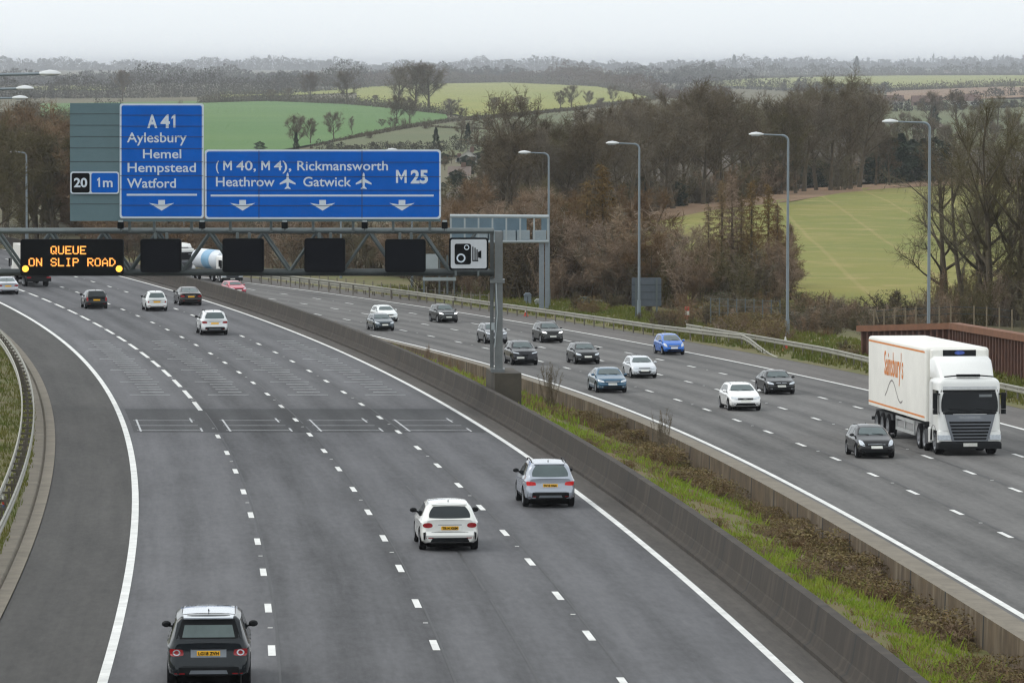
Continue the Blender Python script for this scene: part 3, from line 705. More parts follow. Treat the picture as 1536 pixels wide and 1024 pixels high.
def pxline(pts, zoff): return [G(x, y, -zoff) for x, y in pts]
def Gr(px, py, h=.75): p = G(px, py, h); return p + Vector((0, 0, h)) if False else PL(px, py, p.y)
def smooth_pts(P, n=6):
    out = []
    for i in range(len(P) - 1):
        a, b_, c, d_ = P[max(i - 1, 0)], P[i], P[i + 1], P[min(i + 2, len(P) - 1)]
        for k in range(n):
            t = k / n; out.append(.5 * ((2 * b_) + (c - a) * t + (2 * a - 5 * b_ + 4 * c - d_) * t * t + (3 * b_ - a - 3 * c + d_) * t ** 3))
    out.append(P[-1]); return out
guard([LW.at(-11.35, Y, .82) for Y in range(60, 262, 4)], "double sided guard rail along the left hard shoulder", True, 3.2)
def rw_rail(nodes): return [RW.at(tab(nodes, Y), Y, .8) for Y in [nodes[0][0] + (nodes[-1][0] - nodes[0][0]) * i / 60 for i in range(61)]]
guard(rw_rail([(150, 15.7), (200, 15.8), (235, 15.9), (250, 16.7), (285, 16.9)]), "guard rail along the right hard shoulder running behind the supermarket lorry")
guard(rw_rail([(268, 16.3), (284, 14.6), (302, 14.1), (322, 13.6), (335, 13.5)]), "guard rail beside the right hard shoulder in front of the lamp posts")
q = rw_rail([(254, 14.9), (262, 15.6), (269, 16.3)]); n = len(q)
guard([p - Vector((0, 0, .75 * ss(0, 1, 1 - i / (n - 1)))) for i, p in enumerate(q)], "short guard rail end sloping down to the ground left of the red marker")
guard([G(x, y, 0) + Vector((0, 0, 0)) for x, y in ()] or smooth_pts([PL(x, y, Y) for x, y, Y in ((330, 404, 388), (414, 413, 372), (520, 426, 352), (601, 436, 345), (640, 439.5, 345), (735, 442, 345), (860, 447, 340), (942, 450.5, 334), (1041, 458, 326), (1100, 466, 318))]), "long far guard rail behind the green cabinet under the brown trees", post=3)
guard([RW.at(tab([(330, 13.4), (390, 13.6)], Y), Y, .8) for Y in range(332, 400, 4)], "far guard rail where the right carriageway bends left under the gantry")

# ---------------------------------------------------------------- roadside furniture
RUST = M("rusty_sheet_pile", S(100, 66, 50), .85, col2=S(74, 50, 42), scale=1.5, bump=.2)
RUSTC = M("rusty_capping", S(128, 86, 60), .85, col2=S(106, 72, 52), scale=1.5)
root = None
W0, W1, W2 = PL(1297, 533, 252), PL(1437, 560, 240), PL(1660, 610, 205)
T0, T1, T2 = PL(1297, 489, 252), PL(1437, 485, 240), PL(1660, 521, 205)
root = empty("sheet_pile_wall", W0); tag(root, "rusty brown ribbed sheet pile wall behind the supermarket lorry", "wall")
b = MB(); bc = MB(); up = Vector((0, 0, 1))
for (a0, a1, t0, t1) in ((W0, W1, T0, T1), (W1, W2, T1, T2)):
    L_ = (a1 - a0).length; n = int(L_ / .75); d = (a1 - a0); d.z = 0; d.normalize(); nrm = Vector((d.y, -d.x, 0))
    prev = None
    for i in range(n * 4 + 1):
        k = i / (n * 4); dep = (0, .0, .42, .42)[i % 4]; kk = k
        lo = a0.lerp(a1, kk) + nrm * dep - root.location; hi = t0.lerp(t1, kk) + nrm * dep - root.location; lo.z -= 1.2
        if prev: b.face([prev[0], lo, hi, prev[1]])
        prev = (lo, hi)
    for q0, q1 in ((t0, t1),):
        A, B = q0 - root.location, q1 - root.location; w_ = nrm * .54; bk = nrm * -.12; hz = up * .42
        p = [A + w_, B + w_, B + bk, A + bk]; bc.face([x + hz * .1 for x in p]); bc.face([A + w_ - hz * .75, B + w_ - hz * .75, B + w_ + hz * .1, A + w_ + hz * .1])
        bc.face([A + bk + hz * .1, A + w_ + hz * .1, A + w_ - hz * .75, A + bk - hz * .75]); bc.face([B + bk - hz * .75, A + bk - hz * .75, A + bk + hz * .1, B + bk + hz * .1])
b.build("pile_sheet", RUST, root); bc.build("capping_beam", RUSTC, root)
WOODP = M("weathered_post", S(124, 112, 92), .85, var=.2, scale=4)
root = empty("post_fence", PL(1315, 489, 256)); tag(root, "pale post and rail fence standing above the rusty wall", "fence"); o0 = root.location
ps = [(1311, 488, 464), (1326, 488, 463), (1342, 487, 461), (1358, 487, 461), (1374, 486, 460), (1409, 486, 459), (1426, 486, 457), (1461, 488, 458), (1480, 491, 459), (1499, 494, 461), (1518, 497, 464)]
for x, y0, y1 in ps: b = MB(); b.tube(PL(x, y0 + 4, 256) - o0, PL(x, y1, 256) - o0, .05, .05, 6); b.build("post", WOODP, root)
b = MB(); b.tube(PL(1312, 464, 256) - o0, PL(1318, 484, 256) - o0, .05, .05, 6); b.build("brace", WOODP, root)
for dy in (3, 13):
    b = MB()
    for (x0, _, a), (x1, _, c) in zip(ps, ps[1:]): b.tube(PL(x0, a + dy, 256.1) - o0, PL(x1, c + dy, 256.1) - o0, .022, .022, 5)
    b.build("rail", DSTEEL, root)
# fence posts along the far verge
root = empty("wire_fence", PL(560, 436, 352)); tag(root, "thin concrete post and wire fence below the gantry behind the far guard rail", "fence"); o0 = root.location
CP = M("fence_post_concrete", S(126, 118, 104), .9, var=.15); pr = None; wm = MB()
for i in range(22):
    x = 452 + 13.4 * i; Y = 372 - i * 2.2; y1 = 411 + 1.35 * i
    q = MB(); q.tube(PL(x, y1 + 24, Y) - o0, PL(x, y1, Y) - o0, .06, .05, 5); q.build("post", CP, root)
    for k, dy in enumerate((4, 10)):
        if pr: wm.tube(PL(pr[0], pr[2] + dy, pr[1]) - o0, PL(x, y1 + dy, Y) - o0, .012, .012, 3, cap=False)
    pr = (x, Y, y1)
wm.build("wire", DSTEEL, root)
root = empty("wire_fence", PL(1100, 470, 285)); tag(root, "grey chain link fence posts in front of the larches", "fence"); o0 = root.location; pr = None; wm = MB()
for i in range(9):
    x = 1066 + 13 * i; Y = 292; y1 = 446 + .5 * i
    q = MB(); q.tube(PL(x, y1 + 42, Y) - o0, PL(x, y1, Y) - o0, .045, .04, 5); q.build("post", STEEL, root)
    if pr:
        for dy in (2, 12, 22, 32): wm.tube(PL(pr[0], pr[1] + dy, Y) - o0, PL(x, y1 + dy, Y) - o0, .014, .014, 3, cap=False)
    pr = (x, y1)
wm.build("wire", STEEL, root)
# sign seen from behind
p = G(970, 484); fr = Frame(970, 484, p.y + 2); root = empty("road_sign", fr.o); tag(root, "dark grey road sign seen from behind on two posts", "sign")
b = MB(); fr.rect(b, 947.5, 416.5, 992, 459, -.03, .03, r=2); b.build("back_panel", M("sign_back", S(84, 92, 100), .6, var=.1, scale=2), root)
b = MB(); seams(b, fr, 948, 992, (427, 438, 449), -.06); b.build("rib", DSTEEL, root)
for x in (954, 985): b = MB(); fr.rect(b, x - 1.4, 418, x + 1.4, 484, -.16, -.07); b.build("post", STEEL, root)
fr = Frame(660, 440, 345); root = empty("road_sign", fr.o); tag(root, "pale back of a traffic sign below the last lane signal", "sign")
b = MB(); fr.rect(b, 637, 381, 657, 404, 0, .06); fr.rect(b, 634, 416, 684, 421, 0, .06); b.build("back_panel", LSTEEL, root)
for x in (636, 659, 671, 681): b = MB(); fr.rect(b, x - 1.4, 383, x + 1.4, 441, .07, .2); b.build("post", STEEL, root)
# cabinets
def cabinet(x0, y0, x1, y1, col, label, name="roadside_cabinet"):
    p = G((x0 + x1) / 2, y1); fr = Frame((x0 + x1) / 2, y1, p.y); root = empty(name, fr.o); tag(root, label, "cabinet", "roadside cabinets")
    b = MB(); fr.rect(b, x0, y0 + 2, x1, y1 + 2, 0, .9); b.build("cabinet_body", col, root)
    b = MB(); fr.plate(b, [(x0 - .6, y0 + 2), (x0 + 2, y0 - 1), (x1 - 2, y0 - 1), (x1 + .6, y0 + 2)], -.05, .95); b.build("cabinet_roof", col, root)
    b = MB(); fr.rect(b, (x0 + x1) / 2 - .3, y0 + 4, (x0 + x1) / 2 + .3, y1, -.015, 0); b.build("door_gap", BLACK, root)
cabinet(868.5, 447, 885, 470, M("dark_green_paint", S(34, 54, 50), .5, var=.1), "dark green roadside cabinet behind the guard rail")
cabinet(786, 441, 797, 459, M("blue_grey_paint", S(116, 126, 136), .5, var=.1), "taller blue grey roadside cabinet left of the cantilever gantry column")
cabinet(802, 450, 811, 463, M("pale_grey_paint", S(150, 154, 148), .5, var=.1), "short pale roadside cabinet at the foot of the cantilever gantry")
ORW = M("orange_plastic", S(196, 66, 44), .5, var=.1); WPL = M("white_plastic", S(214, 212, 204), .5, var=.06)
def cone(px, py, h, label, k=.4):
    p = RW.at(14.3, G(px, py).y); p = G(px, py); root = empty("traffic_cone", p); tag(root, label, "cone", "traffic cones")
    b = MB(); b.box((0, 0, .03 * h), (.5 * h, .5 * h, .06 * h)); b.build("cone_base", ORW, root)
    b = MB(); b.lathe([(.06 * h, .19 * h), (k * h, (.2 - .17 * k) * h)], (0, 0, 0), 'Z', 12); k < .5 and b.lathe([(.72 * h, .08 * h), (h, .035 * h), (h, 0)], (0, 0, 0), 'Z', 12); b.build("cone_body", ORW, root, 40)
    b = MB(); b.lathe([(k * h, (.2 - .17 * k) * h), (.72 * h, .08 * h)] + ([(h, .035 * h), (h, 0)] if k > .5 else []), (0, 0, 0), 'Z', 12); b.build("reflective_sleeve", WPL, root, 40)
cone(789, 474, .75, "orange and white cone beside the guard rail near the grey cabinets"); cone(1178, 529, 1.0, "red and white cone at the foot of the lamp post by the sloping rail end", .51)
def post_marker(px, y0, y1, wpx, bands, label, name, cat):
    p = G(px, y1); fr = Frame(px, y1, p.y); root = empty(name, fr.o); tag(root, label, cat)
    n = len(bands)
    for i, (c, mt) in enumerate(bands):
        a, d_ = y0 + (y1 - y0) * i / n, y0 + (y1 - y0) * (i + 1) / n; q = fr.p(px, a); r_ = fr.p(px, d_); k = wpx / FPX * p.y / 2
        b = MB(); b.tube((0, 0, r_.z - (.2 if i == n - 1 else 0)), (0, 0, q.z), k, k, 10); b.build(c, mt, root, 40)
RED = M("red_plastic", S(186, 50, 36), .5, var=.1)
post_marker(1030.5, 460, 491, 7, [("red_band", RED), ("white_band", WPL), ("red_band", RED), ("white_band", WPL), ("red_band", RED)], "red and white banded marker post behind the guard rail", "marker_post", "marker post")
post_marker(1274.5, 518, 533, 3.4, [("black_cap", BLACK), ("white_body", WPL), ("white_body", WPL)], "small white marker post with black top left of the rusty wall", "marker_post", "marker post")
post_marker(5, 740, 765, 4, [("white_body", WPL), ("red_band", RED), ("blue_band", BLUE)], "small red white and blue marker beside the left guard rail", "marker_post", "marker post")
# ---------------------------------------------------------------- vehicles
def paint(name, c, metal=0., rough=.16):
    dark = max(c) < .12 and name not in ('teal', 'blue_grey'); c = tuple(x * (.6 if dark else 1) for x in c); return M("paint_" + name, c, rough, var=.03, scale=.7, coat=.25 if dark else .6, metal=metal, spec=.35 if dark else .5)
def glass_mat(name, c, rough=.06):
    return M(name, c, rough, var=.25, scale=.9, spec=.9)
GLASS = glass_mat("tinted_window_glass", (.014, .020, .022)); GLASS.node_tree.nodes["Principled BSDF"].inputs["Specular IOR Level"].default_value = .42
LGLASS = glass_mat("lorry_windscreen", (.010, .012, .014)); LGLASS.node_tree.nodes["Principled BSDF"].inputs["Specular IOR Level"].default_value = .2; GLASSF = glass_mat("windscreen_glass", (.055, .085, .086))
TYRE = M("tyre_rubber", (.010, .010, .011), .9, var=.2, scale=6, spec=.1); RIM = M("alloy_rim", S(150, 152, 156), .35, metal=.5, var=.1, scale=8)
TRIM = M("black_trim", (.010, .011, .012), .6, var=.2, scale=4, spec=.15); UNDER = M("underbody_shade", (.004, .004, .004), .9, var=.1, spec=.0)  # last one: near-black for wheel wells and the shade block under cars
HLAMP = M("headlamp_lens", S(206, 212, 218), .12, var=.15, scale=14, spec=.8); HLIT = M("lit_headlamp", (.95, .97, 1.0), .2, var=.02, emit=1.2)
TLAMP = M("tail_lamp_lens", S(150, 12, 20), .2, var=.2, scale=16, spec=.8); TLIT = M("lit_tail_lamp", (.62, .03, .03), .2, var=.25, scale=12, emit=.12)
CHROME = M("bright_trim", S(190, 194, 198), .25, metal=.6, var=.06)
YPL = M("yellow_plate", S(250, 186, 12), .5, var=.06, scale=8); WPLT = M("white_plate", S(214, 214, 206), .5, var=.10, scale=18); SKID = M("silver_skid", S(130, 136, 142), .4, metal=.4, var=.05)
SPECS = {  # rear -> front; y, z
 'hatch': dict(tum=.44, L=4.28, W=1.78, H=1.44, wb=(-1.28, 1.36), rw=.33, lo=.19,
   top=[(-2.14, .93), (-2.06, 1.0), (-1.70, 1.33), (-1.52, 1.40), (-.7, 1.445), (-.1, 1.44), (.35, 1.36), (1.05, 1.0), (1.2, .955), (1.9, .79), (2.14, .62)],
   belt=[(-2.14, .90), (-1.3, .96), (0, .92), (1.1, .90), (1.9, .74), (2.14, .58)]),
 'suv': dict(L=4.42, W=1.84, H=1.62, wb=(-1.30, 1.38), rw=.36, lo=.25,
   top=[(-2.21, 1.02), (-2.13, 1.10), (-1.84, 1.48), (-1.66, 1.56), (-.7, 1.62), (-.1, 1.61), (.38, 1.52), (1.05, 1.13), (1.2, 1.09), (1.95, .95), (2.21, .74)],
   belt=[(-2.21, 1.0), (-1.3, 1.07), (0, 1.03), (1.1, 1.02), (1.95, .90), (2.21, .70)]),
 'box4x4': dict(tum=.31, L=4.6, W=1.9, H=1.74, wb=(-1.33, 1.42), rw=.38, lo=.28,
   top=[(-2.30, 1.05), (-2.24, 1.14), (-2.05, 1.60), (-1.95, 1.68), (-.7, 1.735), (0, 1.72), (.5, 1.62), (1.08, 1.20), (1.22, 1.16), (2.05, 1.05), (2.30, .82)],
   belt=[(-2.30, 1.03), (-1.3, 1.12), (0, 1.10), (1.1, 1.09), (2.05, 1.0), (2.30, .78)]),
 'saloon': dict(tum=.44, L=4.75, W=1.85, H=1.45, wb=(-1.40, 1.45), rw=.335, lo=.19,
   top=[(-2.37, .93), (-2.30, 1.0), (-1.80, 1.05), (-1.62, 1.07), (-.85, 1.36), (-.5, 1.43), (.05, 1.445), (.5, 1.38), (1.2, 1.01), (1.36, .97), (2.15, .80), (2.37, .60)],
   belt=[(-2.37, .90), (-1.4, .97), (0, .93), (1.2, .91), (2.15, .75), (2.37, .56)]),
 'mini': dict(tum=.42, L=3.57, W=1.64, H=1.49, wb=(-1.14, 1.16), rw=.30, lo=.19,
   top=[(-1.78, .86), (-1.70, .98), (-1.42, 1.34), (-1.22, 1.43), (-.6, 1.49), (-.1, 1.48), (.35, 1.38), (.92, 1.0), (1.05, .95), (1.55, .80), (1.78, .58)],
   belt=[(-1.78, .83), (-1.1, .95), (0, .92), (.95, .90), (1.55, .74), (1.78, .54)]),
 'mpv': dict(L=3.9, W=1.69, H=1.53, wb=(-1.22, 1.28), rw=.31, lo=.19,
   top=[(-1.95, .95), (-1.88, 1.04), (-1.62, 1.38), (-1.45, 1.46), (-.6, 1.53), (0, 1.51), (.5, 1.36), (1.25, 1.0), (1.35, .96), (1.8, .80), (1.95, .62)],
   belt=[(-1.95, .92), (-1.2, 1.0), (0, .95), (1.15, .90), (1.8, .74), (1.95, .58)])}
def smooth_tab(t, x, h=.07): return (tab(t, x - h) + tab(t, x + h) + tab(t, x - h / 2) + tab(t, x + h / 2) + tab(t, x)) / 5
def ring(sp, y):
    L2, hw = sp['L'] / 2, sp['W'] / 2; e = L2 - abs(y)
    hw *= tab([(0, .80), (.05, .87), (.14, .925), (.35, .965), (.8, .99), (1.4, 1.0)], e)
    if y > 0: hw *= tab([(0, .97), (.5, .99), (1.2, 1)], e)
    zt_ = smooth_tab(sp['top'], y); be = smooth_tab(sp['belt'], y, .12); lo = sp['lo'] + tab([(0, .10), (.25, .05), (.7, 0)], e)
    zt_ = max(zt_, be + .03); g = zt_ - be
    z7 = zt_ - min(.10, .42 * g); x6 = hw * .95; x7 = x6 - sp.get('tum', .36) * (z7 - be) - .012; x8 = x7 - min(.085, .05 + .2 * g); z8 = zt_ - min(.025, .12 * g)
    return [(0, lo), (hw * .84, lo), (hw * .955, lo + .07), (hw * .992, lo + .2), (hw, lo + (be - lo) * .52), (hw * .980, be - .19), (hw * 1.0, be - .075), (x6, be), (x7, z7), (x8, z8), (x8 * .6, zt_ + .004), (0, zt_ + .012)]
def decal(bvh, name, quad, axis, mat, parent, n=(8, 5), off=.007, mb=None, rnd=0.):
    """a patch that hugs the bodywork: quad = four corners in the view plane of that side"""
    b = mb or MB(); k = len(b.v); nu, nv = n; last = None
    sgn = -1 if axis[0] == '-' else 1; ax = axis[1]
    for j in range(nv + 1):
        for i in range(nu + 1):
            u, v = i / nu, j / nv
            if rnd:
                a_, b_ = 2 * u - 1, 2 * v - 1; u += rnd * (a_ * math.sqrt(1 - b_ * b_ / 2) - a_) / 2; v += rnd * (b_ * math.sqrt(1 - a_ * a_ / 2) - b_) / 2
            p = [(quad[0][q] * (1 - u) + quad[1][q] * u) * (1 - v) + (quad[3][q] * (1 - u) + quad[2][q] * u) * v for q in (0, 1)]
            o = {'X': Vector((4 * sgn, p[0], p[1])), 'Y': Vector((p[0], 12 * sgn, p[1])), 'Z': Vector((p[0], p[1], 5))}[ax]
            d = {'X': Vector((-sgn, 0, 0)), 'Y': Vector((0, -sgn, 0)), 'Z': Vector((0, 0, -1))}[ax]
            h = bvh.ray_cast(o, d)
            if h[0] is not None: last = h[0] + (h[1] if h[1].dot(d) < 0 else -h[1]) * off
            elif last is None: last = o + d * 4
            else:
                q = last.copy(); last = q
                if ax == 'X': last = Vector((q.x, p[0], p[1]))
                elif ax == 'Y': last = Vector((p[0], q.y, p[1]))
            b.v.append(tuple(last))
    for j in range(nv):
        for i in range(nu): a = k + j * (nu + 1) + i; b.f.append((a, a + 1, a + nu + 2, a + nu + 1)); b.m.append(0)
    if mb: return None
    return b.build(name, mat, parent, 60)
def wheel_parts(root, x, y, r, side, w_=.21):
    b = MB(); b.lathe([(-w_ / 2, r * .62), (-w_ / 2, r * .93), (-w_ * .36, r), (w_ * .36, r), (w_ / 2, r * .93), (w_ / 2, r * .62)], (0, 0, 0), 'X', 24)
    t = b.build("wheel", TYRE, root, 40, fixn=True); t.location = (x, y, r)
    b = MB(); s = side * w_ * .5
    b.lathe([(s * .72, .02), (s * .80, r * .16), (s * .62, r * .24), (s * .62, r * .5), (s * .9, r * .58), (s * 1.02, r * .67)], (0, 0, 0), 'X', 20)
    for i in range(5):
        a = 2 * math.pi * i / 5; c, sn = math.cos(a), math.sin(a); p, q = r * .14, r * .6
        b.face([(s * .9, c * p - sn * .05, sn * p + c * .05), (s * .9, c * p + sn * .05, sn * p - c * .05), (s * .98, c * q + sn * .045, sn * q - c * .045), (s * .98, c * q - sn * .045, sn * q + c * .045)])
    b.build("rim", RIM, t, 40, fixn=True)
    return t
def car(kind, col, view, label, cat="car", name="car", trim_low=.0, roofcol=None, rails=False, plate=None, lit=False, tail='wide', head='wide', grille='wide', group="cars on the motorway"):
    sp = SPECS[kind]; Ln_ = sp['L']; L2, W2 = sp['L'] / 2, sp['W'] / 2
    root = empty(name); tag(root, label, cat, group)
    ys = []; y = -L2
    while y < L2 - 1e-6:
        ys.append(y); e = min(y + L2, L2 - y); y += .025 if e < .08 else (.06 if e < .5 else .11)
    ys.append(L2)
    b = MB(); N = 12; rn = 2 * N - 2
    for y in ys:
        pr = ring(sp, y); full = pr + [(-x, z) for x, z in reversed(pr[1:-1])]
        zb = tab(sp['belt'], y)
        for x, z in full:
            yy = y; e = L2 - abs(y)
            if e < .45:                      # rear leans in above the bumper, the nose is rounded
                k = 1 - e / .45
                if y < 0: yy += k * (.10 * ss(zb - .36, zb - .28, z) - .02 * ss(.3, .5, z) + .04 * ss(.5, .25, z))
                else: yy -= k * (.13 * ss(.50, zb, z) + .05 * ss(.42, .22, z))
                yy += (-.10 if y > 0 else .06) * k * (abs(x) / W2) ** 3 * .8
            b.v.append((x, yy, z))
    for i in range(len(ys) - 1):
        for j in range(rn):
            a, c = i * rn + j, i * rn + (j + 1) % rn; b.f.append((a, c, c + rn, a + rn)); b.m.append(0)
    for i, rev in ((0, False), (len(ys) - 1, True)):
        o_ = i * rn
        for j in range(N - 1):
            r0, r1, l0, l1 = o_ + j, o_ + j + 1, o_ + (rn - j) % rn, o_ + (rn - j - 1) % rn
            q = [r0, r1, l1, l0]; q = [x for n_, x in enumerate(q) if x not in q[:n_]]
            if len(q) > 2: b.f.append(tuple(q if not rev else reversed(q))); b.m.append(0)
    me = b.mesh("body", [col, UNDER]); bm = bmesh.new(); bm.from_mesh(me); bmesh.ops.recalc_face_normals(bm, faces=bm.faces); bm.to_mesh(me)
    # wheel arches
    tmp = bpy.data.objects.new("tmp", me); COL.objects.link(tmp); cb = MB()
    for wy in sp['wb']:
        for sd in (-1, 1):
            k = len(cb.v); n = 20; ra = sp['rw'] + .055; x0, x1 = sd * (W2 - .30), sd * (W2 + .2)
            for xx in (x0, x1):
                for i in range(n): t = 2 * math.pi * i / n; cb.v.append((xx, wy + ra * math.cos(t), sp['rw'] + ra * math.sin(t)))
            for i in range(n): j = (i + 1) % n; cb.f.append((k + i, k + j, k + n + j, k + n + i)); cb.m.append(0)
            cb.f.append(tuple(range(k, k + n))); cb.m.append(0); cb.f.append(tuple(range(k + n, k + 2 * n))); cb.m.append(0)
    cut = cb.build("cut", UNDER, fixn=True)
    md = tmp.modifiers.new("b", 'BOOLEAN'); md.operation = 'DIFFERENCE'; md.object = cut; md.solver = 'EXACT'
    bpy.context.view_layer.update()
    me2 = bpy.data.meshes.new_from_object(tmp.evaluated_get(bpy.context.evaluated_depsgraph_get()))
    bpy.data.objects.remove(tmp); bpy.data.objects.remove(cut); bm.free()
    me2.name = "body"
    for p in me2.polygons:
        c = p.center; p.use_smooth = True
        for wy in sp['wb']:
            if abs(c.x) < W2 - .02 and abs(c.y - wy) < sp['rw'] + .1 and c.z < sp['rw'] * 2 + .05 and abs(c.x) > W2 - .33 and math.hypot(c.y - wy, c.z - sp['rw']) < sp['rw'] + .052: p.material_index = 1
    me2.set_sharp_from_angle(angle=R(30))
    if len(me2.materials) < 2: me2.materials.append(UNDER)
    body = bpy.data.objects.new("body", me2); COL.objects.link(body); body.parent = root
    bvh = BVHTree.FromPolygons([v.co.copy() for v in me2.vertices], [tuple(p.vertices) for p in me2.polygons])
    D = lambda nm, q, ax, mt, **k: decal(bvh, nm, q, ax, mt, root, **k)
    T = lambda y: smooth_tab(sp['top'], y)
    H = sp['H']; saloon = kind == 'saloon'
    # windscreen and rear window
    wy0 = next(a[0] for a in reversed(sp['top']) if a[1] > H * .9); wtop = H - .10; wbot = tab(sp['top'], sp['top'][-4][0]) + .035
    rz = {'hatch': (.985, 1.335), 'suv': (1.10, 1.50), 'box4x4': (1.20, 1.60), 'saloon': (1.09, 1.36), 'mini': (1.0, 1.35), 'mpv': (1.05, 1.39)}[kind]
    wb_ = W2 * .78; wt = W2 * .57
    D("windscreen", [(-wb_, wbot), (wb_, wbot), (wt, wtop), (-wt, wtop)], '+Y', GLASSF, n=(12, 8), rnd=.25)
    if tail == 'ring':
        D("window_surround", [(-W2 * .76, rz[0] - .02), (W2 * .76, rz[0] - .02), (W2 * .62, rz[1]), (-W2 * .62, rz[1])], '-Y', TRIM, n=(12, 6), off=.004)
        D("rear_window", [(-W2 * .62, rz[0] + .01), (W2 * .62, rz[0] + .01), (W2 * .56, rz[1] - .12), (-W2 * .56, rz[1] - .12)], '-Y', M("pale_rear_glass", (.10, .135, .13), .1, var=.2, scale=1.2), n=(12, 6), off=.009)
    else: D("rear_window", [(-W2 * .76, rz[0]), (W2 * .76, rz[0]), (W2 * .57, rz[1]), (-W2 * .57, rz[1])], '-Y', GLASS if tail in ('blob', 'tall') else GLASSF, n=(12, 6), rnd=.3)
    # side windows
    be = lambda y: tab(sp['belt'], y) + .035
    f0 = sp['top'][-4][0] - .28; yr0 = -L2 + (.98 if saloon else .62); mid = .02
    tp = lambda y: min(T(y) - .10, H - .115)
    for sd in ('+X', '-X'):
        D("side_window", [(mid + .05, be(mid)), (f0, be(f0)), (f0 - .62, tp(f0 - .62)), (mid + .05, tp(mid))], sd, GLASS, n=(8, 5))
        D("side_window", [(-.86, be(-.8)), (mid - .05, be(mid)), (mid - .05, tp(mid)), (-.80, tp(-.8))], sd, GLASS, n=(8, 5))
        if kind not in ('mini',): D("quarter_window", [(yr0 + .12, be(yr0) + .05), (-.93, be(-.9)), (-.87, tp(-.9)), (yr0 + .36, tp(yr0 + .36) - .02)], sd, GLASS, n=(5, 4))
        # door shut lines and handles
        lb = MB()
        for yy in (mid, -.88, f0 - .02): decal(bvh, "", [(yy - .006, .34), (yy + .006, .34), (yy + .006, be(yy) - .04), (yy - .006, be(yy) - .04)], sd, None, None, n=(1, 6), off=.003, mb=lb)
        lb.build("shut_line", TRIM, root)
        hb = MB()
        for yy in (mid + .18, -.72): decal(bvh, "", [(yy - .1, be(yy) - .13), (yy + .06, be(yy) - .13), (yy + .06, be(yy) - .10), (yy - .1, be(yy) - .10)], sd, None, None, n=(2, 1), off=.025, mb=hb)
        hb.build("door_handle", col if not trim_low else TRIM, root)
        # sill / cladding
        D("sill", [(-L2 + .95, sp['lo'] + .02), (L2 - 1.05, sp['lo'] + .02), (L2 - 1.05, sp['lo'] + (.16 if trim_low else .09)), (-L2 + .95, sp['lo'] + (.16 if trim_low else .09))], sd, TRIM, n=(6, 2))
        s = 1 if sd == '+X' else -1
        b = MB(); mx, my, mz = s * (W2 * .97), f0 - .05, be(f0) + .09
        b.box((mx - s * .06, my + .02, mz - .05), (.16, .05, .04)); b.build("mirror_arm", TRIM, root)
        mm = MB(); prof = [(-.09, .045), (-.06, .085), (.0, .09), (.05, .07), (.10, .02)]
        k = 0; n = 10
        for a, r in prof:
            for i in range(n): t = 2 * math.pi * i / n; mm.v.append((mx + s * .08 + r * 1.25 * math.cos(t), my + a, mz + r * .85 * math.sin(t)))
        for q in range(len(prof) - 1):
            for i in range(n): j = (i + 1) % n; mm.f.append((q * n + i, q * n + j, (q + 1) * n + j, (q + 1) * n + i)); mm.m.append(0)
        mm.f.append(tuple(range(n))); mm.m.append(0); mm.f.append(tuple(range((len(prof) - 1) * n, len(prof) * n))); mm.m.append(0)
        mm.build("mirror", col if view == 'front' and not trim_low else TRIM, root, 50, fixn=True)
    # front
    hz = tab(sp['belt'], L2 - .3)
    for s in (-1, 1):
        if head == 'wide': q = [(s * W2 * .50, hz - .16), (s * W2 * .90, hz - .10), (s * W2 * .93, hz + .05), (s * W2 * .56, hz - .04)]
        elif head == 'tall': q = [(s * W2 * .56, hz - .20), (s * W2 * .86, hz - .14), (s * W2 * .90, hz + .10), (s * W2 * .70, hz + .06)]
        else: q = [(s * W2 * .46, hz - .13), (s * W2 * .90, hz - .06), (s * W2 * .92, hz + .02), (s * W2 * .48, hz - .06)]
        D("headlight", q, '+Y', HLIT if lit else HLAMP, n=(8, 6), rnd=.6)
        D("fog_light", [(s * W2 * .62, .34), (s * W2 * .80, .36), (s * W2 * .80, .42), (s * W2 * .62, .41)], '+Y', CHROME if head != 'tall' else TRIM, n=(2, 2))
    gz = hz - .16
    if grille == 'wide': D("grille", [(-W2 * .46, gz), (W2 * .46, gz), (W2 * .48, gz + .10), (-W2 * .48, gz + .10)], '+Y', TRIM, n=(8, 2))
    elif grille == 'kidney':
        for s in (-1, 1): D("grille", [(s * .05, gz - .02), (s * .30, gz), (s * .32, gz + .11), (s * .04, gz + .11)], '+Y', TRIM, n=(4, 2)); D("grille_surround", [(s * .03, gz + .11), (s * .33, gz + .11), (s * .33, gz + .135), (s * .03, gz + .135)], '+Y', CHROME, n=(4, 1))
    elif grille == 'shield': D("grille", [(-.10, .42), (.10, .42), (.26, gz + .10), (-.26, gz + .10)], '+Y', TRIM, n=(4, 4))
    elif grille == 'bar': D("grille", [(-W2 * .46, gz), (W2 * .46, gz), (W2 * .48, gz + .10), (-W2 * .48, gz + .10)], '+Y', TRIM, n=(8, 2)); D("grille_bar", [(-W2 * .45, gz + .045), (W2 * .45, gz + .045), (W2 * .45, gz + .075), (-W2 * .45, gz + .075)], '+Y', CHROME, n=(8, 1), off=.012)
    elif grille == 'big': D("grille", [(-W2 * .40, .36), (W2 * .40, .36), (W2 * .52, .52), (-W2 * .52, .52)], '+Y', TRIM, n=(8, 3)); D("upper_grille", [(-W2 * .42, gz + .07), (W2 * .42, gz + .07), (W2 * .45, gz + .11), (-W2 * .45, gz + .11)], '+Y', TRIM, n=(6, 1))
    if grille != 'big': D("lower_grille", [(-W2 * .62, .31), (W2 * .62, .31), (W2 * .55, .43), (-W2 * .55, .43)], '+Y', TRIM, n=(8, 2))
